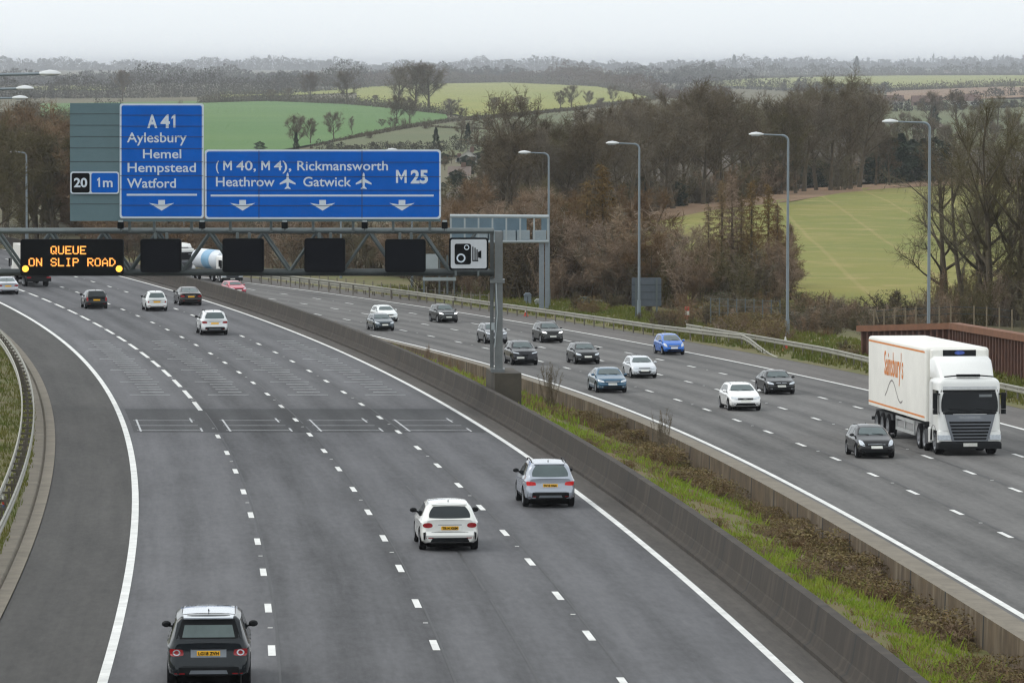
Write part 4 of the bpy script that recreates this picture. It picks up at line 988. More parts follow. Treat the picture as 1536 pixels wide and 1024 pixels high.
    D("front_bumper_lip", [(-W2 * .8, sp['lo'] + .11), (W2 * .8, sp['lo'] + .11), (W2 * .8, sp['lo'] + .16), (-W2 * .8, sp['lo'] + .16)], '+Y', TRIM, n=(8, 1))
    px_ = .36 if grille == 'shield' else 0.
    D("number_plate", [(px_ - .26, .47), (px_ + .26, .47), (px_ + .26, .575), (px_ - .26, .575)], '+Y', WPLT, n=(6, 1), off=.016)
    # wipers and aerial
    b = MB()
    for s in (-.45, .2):
        h0 = bvh.ray_cast(Vector((s, 6, wbot + .01)), Vector((0, -1, 0)))[0]; h1 = bvh.ray_cast(Vector((s + .5, 6, wbot + .05)), Vector((0, -1, 0)))[0]
        if h0 and h1: b.tube(h0 + Vector((0, .02, .01)), h1 + Vector((0, .02, .01)), .012, .01, 5)
    if b.v: b.build("wiper", TRIM, root)
    b = MB(); ya = yr0 + .35; b.tube((0, ya, T(ya)), (0, ya - .06, T(ya) + .07), .022, .008, 6); b.build("aerial", TRIM if col is not None else col, root)
    # rear
    rb = tab(sp['belt'], -L2 + .2)
    for s in (-1, 1):
        if tail == 'wide': q = [(s * W2 * .54, rb - .21), (s * W2 * .90, rb - .23), (s * W2 * .92, rb - .06), (s * W2 * .58, rb - .09)]
        elif tail == 'blob': q = [(s * W2 * .56, rb - .20), (s * W2 * .90, rb - .21), (s * W2 * .90, rb - .06), (s * W2 * .60, rb - .05)]
        elif tail == 'tall': q = [(s * W2 * .72, rb - .30), (s * W2 * .88, rb - .30), (s * W2 * .89, rb + .0), (s * W2 * .75, rb + .0)]
        elif tail == 'ring': q = [(s * W2 * .58, rb - .24), (s * W2 * .90, rb - .26), (s * W2 * .92, rb - .08), (s * W2 * .60, rb - .10)]
        else: q = [(s * W2 * .70, rb - .22), (s * W2 * .82, rb - .22), (s * W2 * .83, rb - .10), (s * W2 * .71, rb - .10)]
        tl = D("tail_light", q, '-Y', TLIT if lit else TLAMP, n=(8, 6), rnd=.9 if tail == 'blob' else .4)
        if tail == 'ring':
            c = [sum(a[i] for a in q) / 4 for i in (0, 1)]; b = MB()
            for i in range(12):
                a0, a1 = i * math.pi / 6, (i + 1) * math.pi / 6
                decal(bvh, "", [(c[0] + .05 * math.cos(a0), c[1] + .05 * math.sin(a0)), (c[0] + .085 * math.cos(a0), c[1] + .07 * math.sin(a0)), (c[0] + .085 * math.cos(a1), c[1] + .07 * math.sin(a1)), (c[0] + .05 * math.cos(a1), c[1] + .05 * math.sin(a1))], '-Y', None, None, n=(1, 1), off=.012, mb=b)
            b.build("lamp_ring", CHROME if s < 0 else HLAMP, tl)
        D("rear_reflector", [(s * W2 * .56, .40), (s * W2 * .80, .40), (s * W2 * .80, .43), (s * W2 * .56, .43)], '-Y', TLAMP, n=(2, 1))
    pz = {'hatch': .70, 'suv': .80, 'box4x4': .86, 'saloon': .72, 'mini': .70, 'mpv': .72}[kind]
    pl = D("number_plate", [(.26, pz - .056), (-.26, pz - .056), (-.26, pz + .056), (.26, pz + .056)], '-Y', YPL, n=(6, 1), off=.018)
    if plate:
        h = bvh.ray_cast(Vector((0, -6, pz)), Vector((0, 1, 0)))[0]; b = MB()
        write(b, plate, lambda u, v, e: (-.23 + u, h.y - .024 - e, pz - .036 + v), .46, .072, .03); b.build("plate_lettering", BLACK, pl)
    D("plate_recess", [(-W2 * .42, pz - .09), (W2 * .42, pz - .09), (W2 * .42, pz + .09), (-W2 * .42, pz + .09)], '-Y', col if tail != 'ring' else SKID, n=(6, 2), off=.006)
    D("tailgate_strip", [(-W2 * .40, pz + .085), (W2 * .40, pz + .085), (W2 * .40, pz + .11), (-W2 * .40, pz + .11)], '-Y', CHROME if tail in ('blob', 'wide') else TRIM, n=(6, 1), off=.014)
    lowt = .56 if trim_low else (.42 if tail == 'blob' else .36)
    D("rear_diffuser", [(-W2 * (.90 if trim_low else .66), sp['lo'] + .10), (W2 * (.90 if trim_low else .66), sp['lo'] + .10), (W2 * (.86 if trim_low else .58), lowt), (-W2 * (.86 if trim_low else .58), lowt)], '-Y', TRIM, n=(10, 4))
    if tail == 'ring' or trim_low: D("skid_plate", [(-W2 * .46, sp['lo'] + .13), (W2 * .46, sp['lo'] + .13), (W2 * .42, sp['lo'] + .21), (-W2 * .42, sp['lo'] + .21)], '-Y', SKID, n=(6, 1), off=.016)
    D("tailgate_line", [(-W2 * .62, .575), (W2 * .62, .575), (W2 * .62, .585), (-W2 * .62, .585)], '-Y', TRIM, n=(6, 1), off=.003)
    # spoiler lip above the rear window
    if not saloon:
        b = MB(); ye = next(a[0] for a in sp['top'] if a[1] > rz[1] + .03) - .02; z = T(ye) - .0; hwid = W2 * .60
        b.v += [(-hwid, ye + .22, z + .03), (hwid, ye + .22, z + .03), (hwid * .97, ye - .12, z - .005), (-hwid * .97, ye - .12, z - .005), (-hwid, ye + .22, z - .02), (hwid, ye + .22, z - .02), (hwid * .97, ye - .12, z - .035), (-hwid * .97, ye - .12, z - .035)]
        for f in ((0, 1, 2, 3), (7, 6, 5, 4), (3, 2, 6, 7), (0, 3, 7, 4), (1, 0, 4, 5), (2, 1, 5, 6)): b.f.append(f); b.m.append(0)
        b.build("spoiler", roofcol or col, root)
    gl = MB()
    for s in (-1, 1): xr = W2 * (.58 if sp.get('tum', .36) > .4 else .62); decal(bvh, "", [(s * xr - .012, yr0 + .1), (s * xr + .012, yr0 + .1), (s * xr + .012, .25), (s * xr - .012, .25)], '+Z', None, None, n=(1, 12), off=.004, mb=gl)
    gl.build("roof_gutter", TRIM, root)
    if tail == 'blob':
        for s in (-1, 1): D("bumper_vent", [(s * W2 * .83, .36), (s * W2 * .87, .36), (s * W2 * .88, .56), (s * W2 * .80, .58)], '-Y', TRIM, n=(3, 8), off=.02)
        D("tailgate_sill", [(-W2 * .52, pz - .12), (W2 * .52, pz - .12), (W2 * .52, pz - .11), (-W2 * .52, pz - .11)], '-Y', TRIM, n=(6, 1), off=.003)
    if roofcol: D("roof_panel", [(-W2 * .62, yr0 + .05), (W2 * .62, yr0 + .05), (W2 * .60, .32), (-W2 * .60, .32)], '+Z', roofcol, n=(8, 12), off=.006)
    if roofcol and tail == 'ring': D("sunroof", [(-W2 * .56, -.25), (W2 * .56, -.25), (W2 * .55, .2), (-W2 * .55, .2)], '+Z', GLASS, n=(8, 4), off=.012)
    if rails:
        for s in (-1, 1):
            x = s * W2 * .66; b = MB(); pts = [(x, y, T(y) + (.055 if i not in (0, 4) else .0)) for i, y in enumerate((yr0 + .2, yr0 + .34, -.5, .05, .2))]; b.path(pts, .02, 6); b.build("roof_rail", CHROME if rails == 'bright' else TRIM, root, 50)
    b = MB(); b.box((0, 0, .24), (W2 * 1.5, Ln_ * .86, .22)); b.build('underbody_shade', UNDER, root)  # near-black block added under the floor to stop light and darken the gap
    for wy in sp['wb']:
        for s in (-1, 1): wheel_parts(root, s * (W2 - .115), wy, sp['rw'], s)
    return root, sp['L'], sp['W'], sp['H']
def place(root, way, dims, box, facing, fix=None):
    """stands a vehicle on the road so that it covers the pixels it covers in the photograph"""
    Ln, Wd, Ht = dims; x0, x1, yb = box; s = .9; o, Y = way.off(*[G((x0 + x1) / 2, yb - 6)[i] for i in (0, 1)]), G((x0 + x1) / 2, yb).y + 1.5
    for _ in range(40):
        h = way.head(Y) * (1 if facing == 'away' else -1); c = way.at(o, Y); rt = Vector((h.y, -h.x, 0)); sl = way.slope(Y)
        pts = []
        for a in (-1, 1):
            for q in (-1, 1):
                for z, kk in ((0, 1), (Ht * .5, 1)):
                    p = c + h * (a * Ln * s / 2 * .96) + rt * (q * Wd * s / 2); p.z += z + (p.y - c.y) * sl; pts.append((proj(p), z))
        xs = [p[0][0] for p in pts]; yb_ = max(p[0][1] for p in pts if p[1] == 0)
        s *= 1 + .5 * ((x1 - x0) / (max(xs) - min(xs)) - 1); s = max(.8, min(1.1, s))
        o += ((x0 + x1) / 2 - (max(xs) + min(xs)) / 2) / FPX * Y * .8
        e = yb - yb_; Y = max(60, Y - e * Y * Y / (FPX * 17) * .8)
    if fix: s = fix
    root.location = c; root.scale = (s, s, s)
    h = way.head(Y) * (1 if facing == 'away' else -1); sl = way.slope(Y) * (1 if facing == 'away' else -1)
    root.rotation_euler = (math.atan(sl), 0, math.atan2(-h.x, h.y)); return s
DG = S(44, 50, 54)
VEH = [  # kind, paint, view, box, way, label, options
 ('box4x4', ('slate', S(34, 42, 47), .2), 'away', (249, 377, 1037), 'L', "dark grey off-roader with silver roof at the bottom of the left carriageway", dict(roofcol='silver', tail='ring', plate="LG18 ZVH", trim_low=.3)),
 ('hatch', ('white', S(232, 232, 226), 0), 'away', (619, 719.5, 827), 'L', "white hatchback with oval red tail lights and yellow plate", dict(tail='blob', plate="TR14 XXM", roofcol='white')),
 ('suv', ('silver', S(168, 174, 184), .3), 'away', (771, 864.5, 762), 'L', "silver crossover with roof rails beside the white edge line", dict(tail='wide', rails='dark', trim_low=.3, lit=True, plate="DV18 HGA")),
 ('suv', ('pearl', S(226, 228, 228), 0), 'away', (292.5, 343, 503), 'L', "white crossover seen from behind with black lower bumper", dict(tail='wide', rails='dark', trim_low=.3)),
 ('mini', ('cream_white', S(222, 224, 222), 0), 'away', (211.5, 252, 467), 'L', "small rounded white city car seen from behind", dict(tail='small')),
 ('saloon', ('bronze_black', S(46, 42, 40), .2), 'away', (259, 304, 458.5), 'L', "dark brown saloon close to the right edge line under the gantry", dict(tail='wide')),
 ('hatch', ('dark_green', S(26, 32, 32), .1), 'away', (120, 162.5, 463.5), 'L', "near black hatchback seen from behind below the message sign", dict(tail='tall')),
 ('saloon', ('pale_silver', S(186, 190, 196), .3), 'away', (-12, 29, 442), 'L', "pale silver saloon cut by the left edge of the photo", dict(tail='wide')),
 ('hatch', ('black', S(18, 18, 22), 0), 'front', (1265, 1344.5, 688), 'R', "black hatchback alongside the supermarket lorry", dict(head='tall', grille='bar')),
 ('hatch', ('clean_white', S(234, 234, 232), 0), 'front', (1076, 1143.5, 616.5), 'R', "white hatchback with wide black lower grille coming towards the camera", dict(head='slim', grille='wide')),
 ('saloon', ('black_saloon', S(20, 22, 25), .1), 'front', (1130.5, 1195, 592), 'R', "black saloon with twin grille beside the white hatchback", dict(head='wide', grille='kidney')),
 ('saloon', ('teal', S(22, 78, 106), .1), 'front', (879, 942.5, 589.5), 'R', "teal blue saloon in the lane beside the central wall", dict(head='wide', grille='bar')),
 ('hatch', ('silver_white', S(206, 210, 214), .1), 'front', (933, 986, 567.5), 'R', "silver white hatchback with large black lower grille behind the teal saloon", dict(head='wide', grille='big')),
 ('mpv', ('bright_blue', S(0, 98, 190), .0), 'front', (978.5, 1028.5, 532.5), 'R', "bright blue small car in the lane beside the hard shoulder", dict(head='tall', grille='bar')),
 ('hatch', ('charcoal', S(44, 47, 48), .3), 'front', (847.5, 901.5, 546.5), 'R', "charcoal hatchback between the dark crossover and the silver white hatchback", dict(head='wide', grille='big')),
 ('suv', ('midnight', S(30, 30, 38), .2), 'front', (753.5, 808.5, 548), 'R', "dark crossover with shield grille right of the gantry column", dict(head='slim', grille='shield', lit=False)),
 ('suv', ('graphite', S(62, 64, 62), .3), 'front', (797, 845.5, 514.5), 'R', "grey off-roader with lit headlights and roof rails", dict(head='wide', grille='wide', rails='bright', lit=True)),
 ('suv', ('dark_silver', S(96, 98, 102), .3), 'front', (715, 761, 516), 'R', "grey car half hidden behind the gantry column", dict(head='wide', grille='wide')),
 ('suv', ('dark_olive', S(52, 54, 54), .2), 'front', (643.5, 686.5, 484.5), 'R', "dark crossover with bright headlights under the blank signal", dict(head='wide', grille='bar', lit=True)),
 ('hatch', ('white_far', S(228, 232, 230), 0), 'front', (556, 596, 483), 'R', "white car partly hidden behind a dark hatchback", dict(head='slim', grille='wide')),
 ('hatch', ('blue_grey', S(58, 70, 78), .3), 'front', (550.5, 590.5, 496.5), 'R', "blue grey hatchback in front of the white car, close to the central wall", dict(head='wide', grille='wide')),
 ('hatch', ('pink_red', S(186, 74, 88), 0), 'front', (336, 365, 443), 'R', "pinkish red car behind the central barrier under the gantry", dict(head='wide', grille='wide')),
]
SILV = paint('roof_silver', S(190, 196, 204), .2)
for kind, (cn, cc, mt), view, box, wy, label, opt in VEH:
    opt = dict(opt); p = paint(cn, cc, mt)
    if opt.get('roofcol') == 'silver': opt['roofcol'] = SILV
    elif opt.get('roofcol'): opt['roofcol'] = p
    r_, l_, w_, h_ = car(kind, p, 'rear' if view == 'away' else 'front', label, **opt)
    place(r_, LW if wy == 'L' else RW, (l_, w_, h_), box, view)

# ---------------------------------------------------------------- lorries
LWHITE = paint('lorry_white', S(232, 232, 228), 0, .35); BOXW = M("trailer_white", S(230, 228, 220), .5, var=.07, scale=.6)
ORANGE = M("livery_orange", S(222, 130, 40), .5, var=.05); CURL = M("livery_grey", S(120, 110, 112), .5, var=.05); CHASS = M("chassis_grey", S(52, 54, 56), .7, var=.2, scale=3)
GRILL = M("grille_grey", S(118, 122, 128), .4, metal=.3, var=.05)
def rbox(b, x0, x1, y0, y1, z0, z1, r=.08, m=0, front_slant=0.):
    """box with rounded vertical and top edges"""
    n = 4; out = rrect(x0, y0, x1, y1, r, n); k = len(b.v); N = len(out)
    lev = [(z0, 0)] + [(z1 - r + r * math.sin(R(a)), r * (1 - math.cos(R(a)))) for a in (0, 30, 60, 90)]
    cx, cy = (x0 + x1) / 2, (y0 + y1) / 2
    for z, ins in lev:
        for x, y in out:
            fx = x - ins * (1 if x > cx else -1); fy = y - ins * (1 if y > cy else -1)
            if y > cy: fy -= front_slant * (z - z0)
            b.v.append((fx, fy, z))
    for q in range(len(lev) - 1):
        for i in range(N): j = (i + 1) % N; b.f.append((k + q * N + i, k + q * N + j, k + (q + 1) * N + j, k + (q + 1) * N + i)); b.m.append(m)
    b.f.append(tuple(k + (len(lev) - 1) * N + i for i in range(N))); b.m.append(m); b.f.append(tuple(k + i for i in reversed(range(N)))); b.m.append(m)
def lorry_wheels(root, ys, r=.5, x=1.02):
    for y in ys:
        for s in (-1, 1): wheel_parts(root, s * x, y, r, s, .32)
def cab(root, yf, ztop=3.72, fairing=True, text=None, col=None):
    """tractor cab with its nose at y = yf"""
    col = col or LWHITE; yb = yf - 2.15
    b = MB(); rbox(b, -1.22, 1.22, yb, yf, .95, 2.98, .24, 0, .05); cbody = b.build("cab", col, root, 40, fixn=True)
    me = cbody.data; bvh = BVHTree.FromPolygons([v.co.copy() for v in me.vertices], [tuple(p.vertices) for p in me.polygons])
    D = lambda nm, q, ax, mt, **k: decal(bvh, nm, q, ax, mt, root, **k)
    D("windscreen", [(-1.13, 1.66), (1.13, 1.66), (1.06, 2.44), (-1.06, 2.44)], '+Y', LGLASS, n=(16, 6), off=.012, rnd=.15)
    D("windscreen_frame", [(-1.17, 1.60), (1.17, 1.60), (1.17, 1.67), (-1.17, 1.67)], '+Y', TRIM, n=(16, 1), off=.008)
    D("windscreen_frame", [(-1.12, 2.43), (1.12, 2.43), (1.10, 2.52), (-1.10, 2.52)], '+Y', TRIM, n=(16, 1), off=.008)
    b = MB(); b.box((-.62, yf - .055, 2.30), (.5, .012, .10)); b.build("screen_sticker", M("pale_sticker", S(120, 124, 126), .6), root)
    D("sun_visor", [(-1.05, 2.54), (1.05, 2.54), (1.03, 2.66), (-1.03, 2.66)], '+Y', M("visor_white", S(206, 208, 208), .4), n=(8, 2), off=.06)
    b = MB(); rbox(b, -1.22, 1.22, yf - .5, yf - .01, .42, 1.02, .12); b.build("front_panel", col, root, 40, fixn=True)
    b = MB(); b.prism([(-.70, .56), (.70, .56), (.86, 1.1), (.98, 1.58), (-.98, 1.58), (-.86, 1.1)], lambda u, v: (u, yf + .06 - .05 * max(0, v - .95), v), lambda u, v: (u, yf - .1, v)); b.build("grille", GRILL, root)
    gb_ = MB()
    for i in range(6): z = .61 + .125 * i; k = .62 + .035 * i; yy = yf + .055 - .05 * max(0, z - .95); gb_.prism([(-k, z), (k, z), (k + .02, z + .075), (-k - .02, z + .075)], lambda u, v: (u, yy + .02, v), lambda u, v: (u, yy - .05, v))
    gb_.build("grille_slot", TRIM, root)
    if text:
        t = MB()
        write(t, text, lambda u, v, e: (.42 - u, yf + .03 + e, 1.42 + v), .84, .10, .02); t.build("badge_lettering", CHROME, root)
    for s in (-1, 1):
        D("grille_vent", [(s * .66, 1.58), (s * .98, 1.58), (s * 1.0, 1.66), (s * .66, 1.66)], '+Y', TRIM, n=(3, 1), off=.05)
        b = MB(); b.box((s * .98, yf - .03, .70), (.44, .16, .19)); b.box((s * 1.14, yf - .14, .70), (.17, .2, .19)); b.build("headlight", HLAMP, root)
        sx = '+X' if s > 0 else '-X'
        D("side_window", [(yf - 1.15, 1.78), (yf - .14, 1.62), (yf - .2, 2.5), (yf - 1.15, 2.5)], sx, LGLASS, n=(6, 4), off=.012)
        b = MB(); b.box((s * 1.33, yf - .12, 2.1), (.17, .14, .62)); b.box((s * 1.33, yf - .12, 1.68), (.17, .14, .18)); b.box((s * 1.23, yf - .14, 2.36), (.16, .05, .05)); b.build("mirror", TRIM, root)
        b = MB(); b.box((s * 1.12, yf - 1.35, .75), (.18, .1, .5)); rbox(b, min(s * 1.25, s * .9), max(s * 1.25, s * .9), yf - 2.1, yf - 1.72, .42, 1.0, .05); b.build("step_panel", col, root)
        b = MB(); pts = []
        for i in range(9): a = math.pi * i / 8; pts.append((yf - 1.02 + .64 * math.cos(a), .52 + .62 * math.sin(a)))
        for (y0, z0), (y1, z1) in zip(pts, pts[1:]): b.face([(s * 1.235, y0, z0), (s * 1.235, y1, z1), (s * .85, y1, z1), (s * .85, y0, z0)])
        b.build("wheel_arch", TRIM, root)
        D("shut_line", [(yf - 1.32, 1.0), (yf - 1.30, 1.0), (yf - 1.30, 2.75), (yf - 1.32, 2.75)], sx, TRIM, n=(1, 4), off=.004)
    b = MB(); rbox(b, -1.24, 1.24, yf - .55, yf + .09, .26, .55, .10); b.build("bumper", TRIM, root, 40, fixn=True)
    b = MB(); b.box((0, yf + .095, .42), (.54, .02, .13)); b.build("number_plate", WPLT, root)
    b = MB(); b.box((0, yf - .9, .82), (2.3, 1.3, .3)); b.build("cab_floor", CHASS, root)
    b = MB(); b.path([(-1.0, yf + .02, 1.72), (-.2, yf + .02, 1.80)], .014, 5); b.path([(0., yf + .02, 1.72), (.8, yf + .02, 1.80)], .014, 5); b.build("wiper", TRIM, root)
    if fairing:
        b = MB(); sec = [(yf - .55, 2.98, 1.0), (yf - .75, 3.2, 1.06), (yf - 1.15, 3.5, 1.1), (yf - 1.5, ztop, 1.12), (yf - 2.15, ztop, 1.16)]
        for y, z, hw in sec:
            b.v += [(-hw, y, 2.93), (-hw, y, max(2.95, z - .14)), (-hw + .12, y, z), (hw - .12, y, z), (hw, y, max(2.95, z - .14)), (hw, y, 2.93)]
        for q in range(len(sec) - 1):
            for i in range(5): b.f.append((q * 6 + i, q * 6 + i + 1, q * 6 + i + 7, q * 6 + i + 6)); b.m.append(0)
        b.f.append(tuple(range(6))); b.m.append(0); b.f.append(tuple(range((len(sec) - 1) * 6, len(sec) * 6))); b.m.append(0)
        b.build("roof_fairing", col, root, 50, fixn=True)
        b = MB(); b.path([(-.95, yf - .28, 3.02), (-.5, yf - .24, 3.06), (0, yf - .22, 3.07), (.5, yf - .24, 3.06), (.95, yf - .28, 3.02)], .03, 6); b.box((0, yf - .36, 3.06), (.9, .2, .1)); b.build("light_bar", TRIM, root)
# supermarket lorry
LT = 15.6; YF = LT / 2
root = empty("articulated_lorry"); tag(root, "white articulated supermarket lorry with orange lettering on its trailer", "lorry")
cab(root, YF, 3.74, True, "SCANIA"); lorry_wheels(root, (YF - 1.02, YF - 3.2, YF - 4.4, -YF + 4.2, -YF + 2.9, -YF + 1.6))
y0, y1 = -YF, YF - 2.55; b = MB(); rbox(b, -1.26, 1.26, y0, y1, 1.18, 4.06, .12); tr = b.build("trailer_box", BOXW, root, 40, fixn=True)
for s in (-1, 1):
    b = MB(); x = s * 1.263
    for z, hh in ((3.84, .07), (1.30, .07)):
        b.face([(x, y0 + .15, z), (x, y1 - .15, z), (x, y1 - .15, z + hh), (x, y0 + .15, z + hh)])
    b.build("livery_stripe", ORANGE, tr)
    b = MB(); ln = y1 - y0; ya = y0 + ln * .30; wd = ln * .33
    write(b, "Sainsbury's", (lambda u, v, e: (x + s * e * .6, ya + u, 2.62 + v)) if s > 0 else (lambda u, v, e: (x + s * e * .6, ya + wd - u, 2.62 + v)), wd, .98, .008, "S"); b.build("lettering", ORANGE, tr)
    b = MB(); pts = []
    for i in range(25):
        t = i / 24; pts.append((x + s * .005, ya + .15 + (wd - .3) * t if s > 0 else ya + wd - .15 - (wd - .3) * t, 2.1 + .38 * math.sin(t * 6.6 - 1.1) - .1 * t))
    for (xa, a, za), (_, c, zc) in zip(pts, pts[1:]): b.face([(xa, a, za - .028), (xa, c, zc - .028), (xa, c, zc + .028), (xa, a, za + .028)])
    b.build("livery_curve", CURL, tr)
    b = MB(); xs = s * 1.2
    for z in (.55, 1.0): b.box((xs, .6, z), (.05, 4.2, .12))
    for yy in (-1.4, .6, 2.6): b.box((xs, yy, .78), (.05, .12, .56))
    b.build("side_guard", M("guard_grey", S(170, 172, 170), .5, var=.1), root)
b = MB(); b.box((-.45, -.2, 1.02), (.16, LT - 3.0, .3)); b.box((.45, -.2, 1.02), (.16, LT - 3.0, .3)); b.box((0, -YF + 3.0, .9), (2.2, 4.0, .25)); b.box((0, YF - 3.4, .8), (2.1, 3.6, .35)); b.build("chassis", CHASS, root)
b = MB(); rbox(b, -1.1, 1.1, y1 - .01, y1 + .42, 2.9, 4.0, .08); ref = b.build("refrigeration_unit", BOXW, root, 40, fixn=True)
b = MB(); b.box((0, y1 + .43, 3.86), (1.3, .03, .24)); b.build("grille", TRIM, ref)
b = MB(); n = 16; b.prism([(.2 * math.cos(6.2832 * i / n), .075 * math.sin(6.2832 * i / n)) for i in range(n)], lambda u, v: (u, y1 + .47, 3.87 + v), lambda u, v: (u, y1 + .44, 3.87 + v)); b.build("oval_badge", M("badge_blue", S(60, 84, 160), .4, var=.4, scale=8), ref)
b = MB(); b.box((0, -YF + .25, .62), (2.3, .12, .14)); b.build("rear_underrun_bar", CHASS, root)
for s in (-1, 1): b = MB(); b.box((s * 1.2, YF - 2.35, .62), (.1, .7, .55)); b.build("fuel_tank", CHASS, root)
place(root, RW, (LT, 2.5, 4.0), (1304.5, 1501, 682.5), 'front')
# road tanker behind the gantry
root = empty("road_tanker"); tag(root, "white and blue road tanker seen through the gantry truss", "lorry"); LT2 = 11.0; YF = LT2 / 2
cab(root, YF, 3.2, False); lorry_wheels(root, (YF - 1.02, YF - 3.4, -YF + 2.6, -YF + 1.2)); b = MB()
b.lathe([(-YF, .3), (-YF + .12, .95), (-YF + .3, 1.12), (YF - 3.0, 1.12), (YF - 2.75, .95), (YF - 2.65, .3), (YF - 2.65, 0)], (0, 0, 2.35), 'Y', 24); b.build("tank", M("tank_white", S(214, 220, 226), .35, var=.05), root, 40, fixn=True)
b = MB(); b.lathe([(-YF + 3.6, 1.128), (-YF + 6.2, 1.128)], (0, 0, 2.35), 'Y', 24); b.build("tank_band", M("tank_blue", S(120, 168, 200), .4, var=.2, scale=.6), root, 40)
b = MB(); b.box((0, -.4, 1.05), (1.6, LT2 - 2.4, .25)); b.build("chassis", CHASS, root)
place(root, RW, (LT2, 2.5, 3.2), (293, 355, 424), 'front')
root = empty("box_lorry"); tag(root, "white lorry mostly hidden behind the first blank lane signal", "lorry"); LT3 = 8.5; YF = LT3 / 2
cab(root, YF, 3.3, True); lorry_wheels(root, (YF - 1.02, -YF + 1.8)); b = MB(); rbox(b, -1.24, 1.24, -YF, YF - 2.4, 1.0, 3.5, .06); b.build("box_body", BOXW, root, 40, fixn=True)
b = MB(); b.box((0, -.4, .9), (1.6, LT3 - 1.4, .25)); b.build("chassis", CHASS, root)
place(root, RW, (LT3, 2.5, 3.3), (236, 282, 411), 'front')
# box lorry going away at far left, behind the message sign
root = empty("box_lorry"); tag(root, "grey white box lorry going away, mostly hidden behind the message sign", "lorry"); LT4 = 13.0; YF = LT4 / 2
cab(root, YF, 3.5, True); lorry_wheels(root, (YF - 1.02, YF - 3.2, -YF + 3.6, -YF + 2.4)); b = MB(); rbox(b, -1.25, 1.25, -YF, YF - 2.5, 1.2, 4.0, .05); b.build("box_body", M("dirty_box_white", S(196, 194, 188), .6, var=.08), root, 40, fixn=True)
b = MB(); b.box((0, -.4, 1.05), (2.2, LT4 - 2.4, .35)); b.box((0, -YF + .15, .75), (2.4, .14, .35)); b.build("chassis", TRIM, root)
for s in (-1, 1): b = MB(); b.box((s * .95, -YF + .05, .95), (.4, .06, .14)); b.build("tail_light", TLAMP, root)
b = MB(); b.box((0, -YF - .01, 2.6), (2.3, .02, 2.6)); b.build("rear_door", M("dark_door", S(70, 66, 60), .6, var=.1), root)
place(root, LW, (LT4, 2.5, 4.0), (18, 75, 431), 'away')
# ---------------------------------------------------------------- trees
BARKD = M("dark_bark", S(70, 62, 48), .95, col2=S(98, 88, 70), scale=3)
TWIG = M("grey_brown_twigs", S(86, 76, 58), .95, col2=S(112, 100, 80), scale=.25, indiv=.32)
TWIG2 = M("olive_twigs", S(90, 82, 56), .95, col2=S(110, 102, 74), scale=.25, indiv=.32)
TWIG3 = M("red_brown_twigs", S(116, 95, 72), .95, col2=S(140, 118, 94), scale=.25, indiv=.32)
TWIG4 = M("russet_twigs", S(116, 96, 64), .95, col2=S(136, 114, 80), scale=.25, indiv=.32)
BIRCH = M("birch_bark", S(176, 166, 150), .8, col2=S(120, 112, 100), scale=4)
EVER = M("evergreen_needles", S(34, 46, 34), .9, col2=S(50, 62, 42), scale=.5)
BRAM = M("bramble_leaves", S(104, 78, 54), .9, col2=S(112, 108, 56), scale=1.5)
BLOSS = M("white_blossom", S(222, 220, 206), .9, col2=S(176, 174, 150), scale=2)
IVY = M("ivy_leaves", S(52, 60, 34), .9, col2=S(70, 76, 42), scale=1)
def sliver(b, p, d, ln, w_):
    a = d.cross(Vector((random.uniform(-1, 1), random.uniform(-1, 1), random.uniform(-1, 1))))
    if a.length < 1e-4: return
    a.normalize(); q = p + d * ln; b.face([p - a * w_, p + a * w_, q])
def rdir(): 
    while True:
        v = Vector((random.uniform(-1, 1), random.uniform(-1, 1), random.uniform(-1, 1)))
        if .05 < v.length < 1: return v.normalized()
def limb(b, p, d, ln, r, n, bend, up=.15, segs=5):
    pts = [p.copy()]; rad = [r]; q = p.copy(); dd = d.copy()
    for i in range(segs):
        dd = (dd + rdir() * bend + Vector((0, 0, up))).normalized(); q = q + dd * (ln / segs); pts.append(q.copy()); rad.append(r * (1 - .82 * (i + 1) / segs))
    b.path(pts, rad, n); return pts
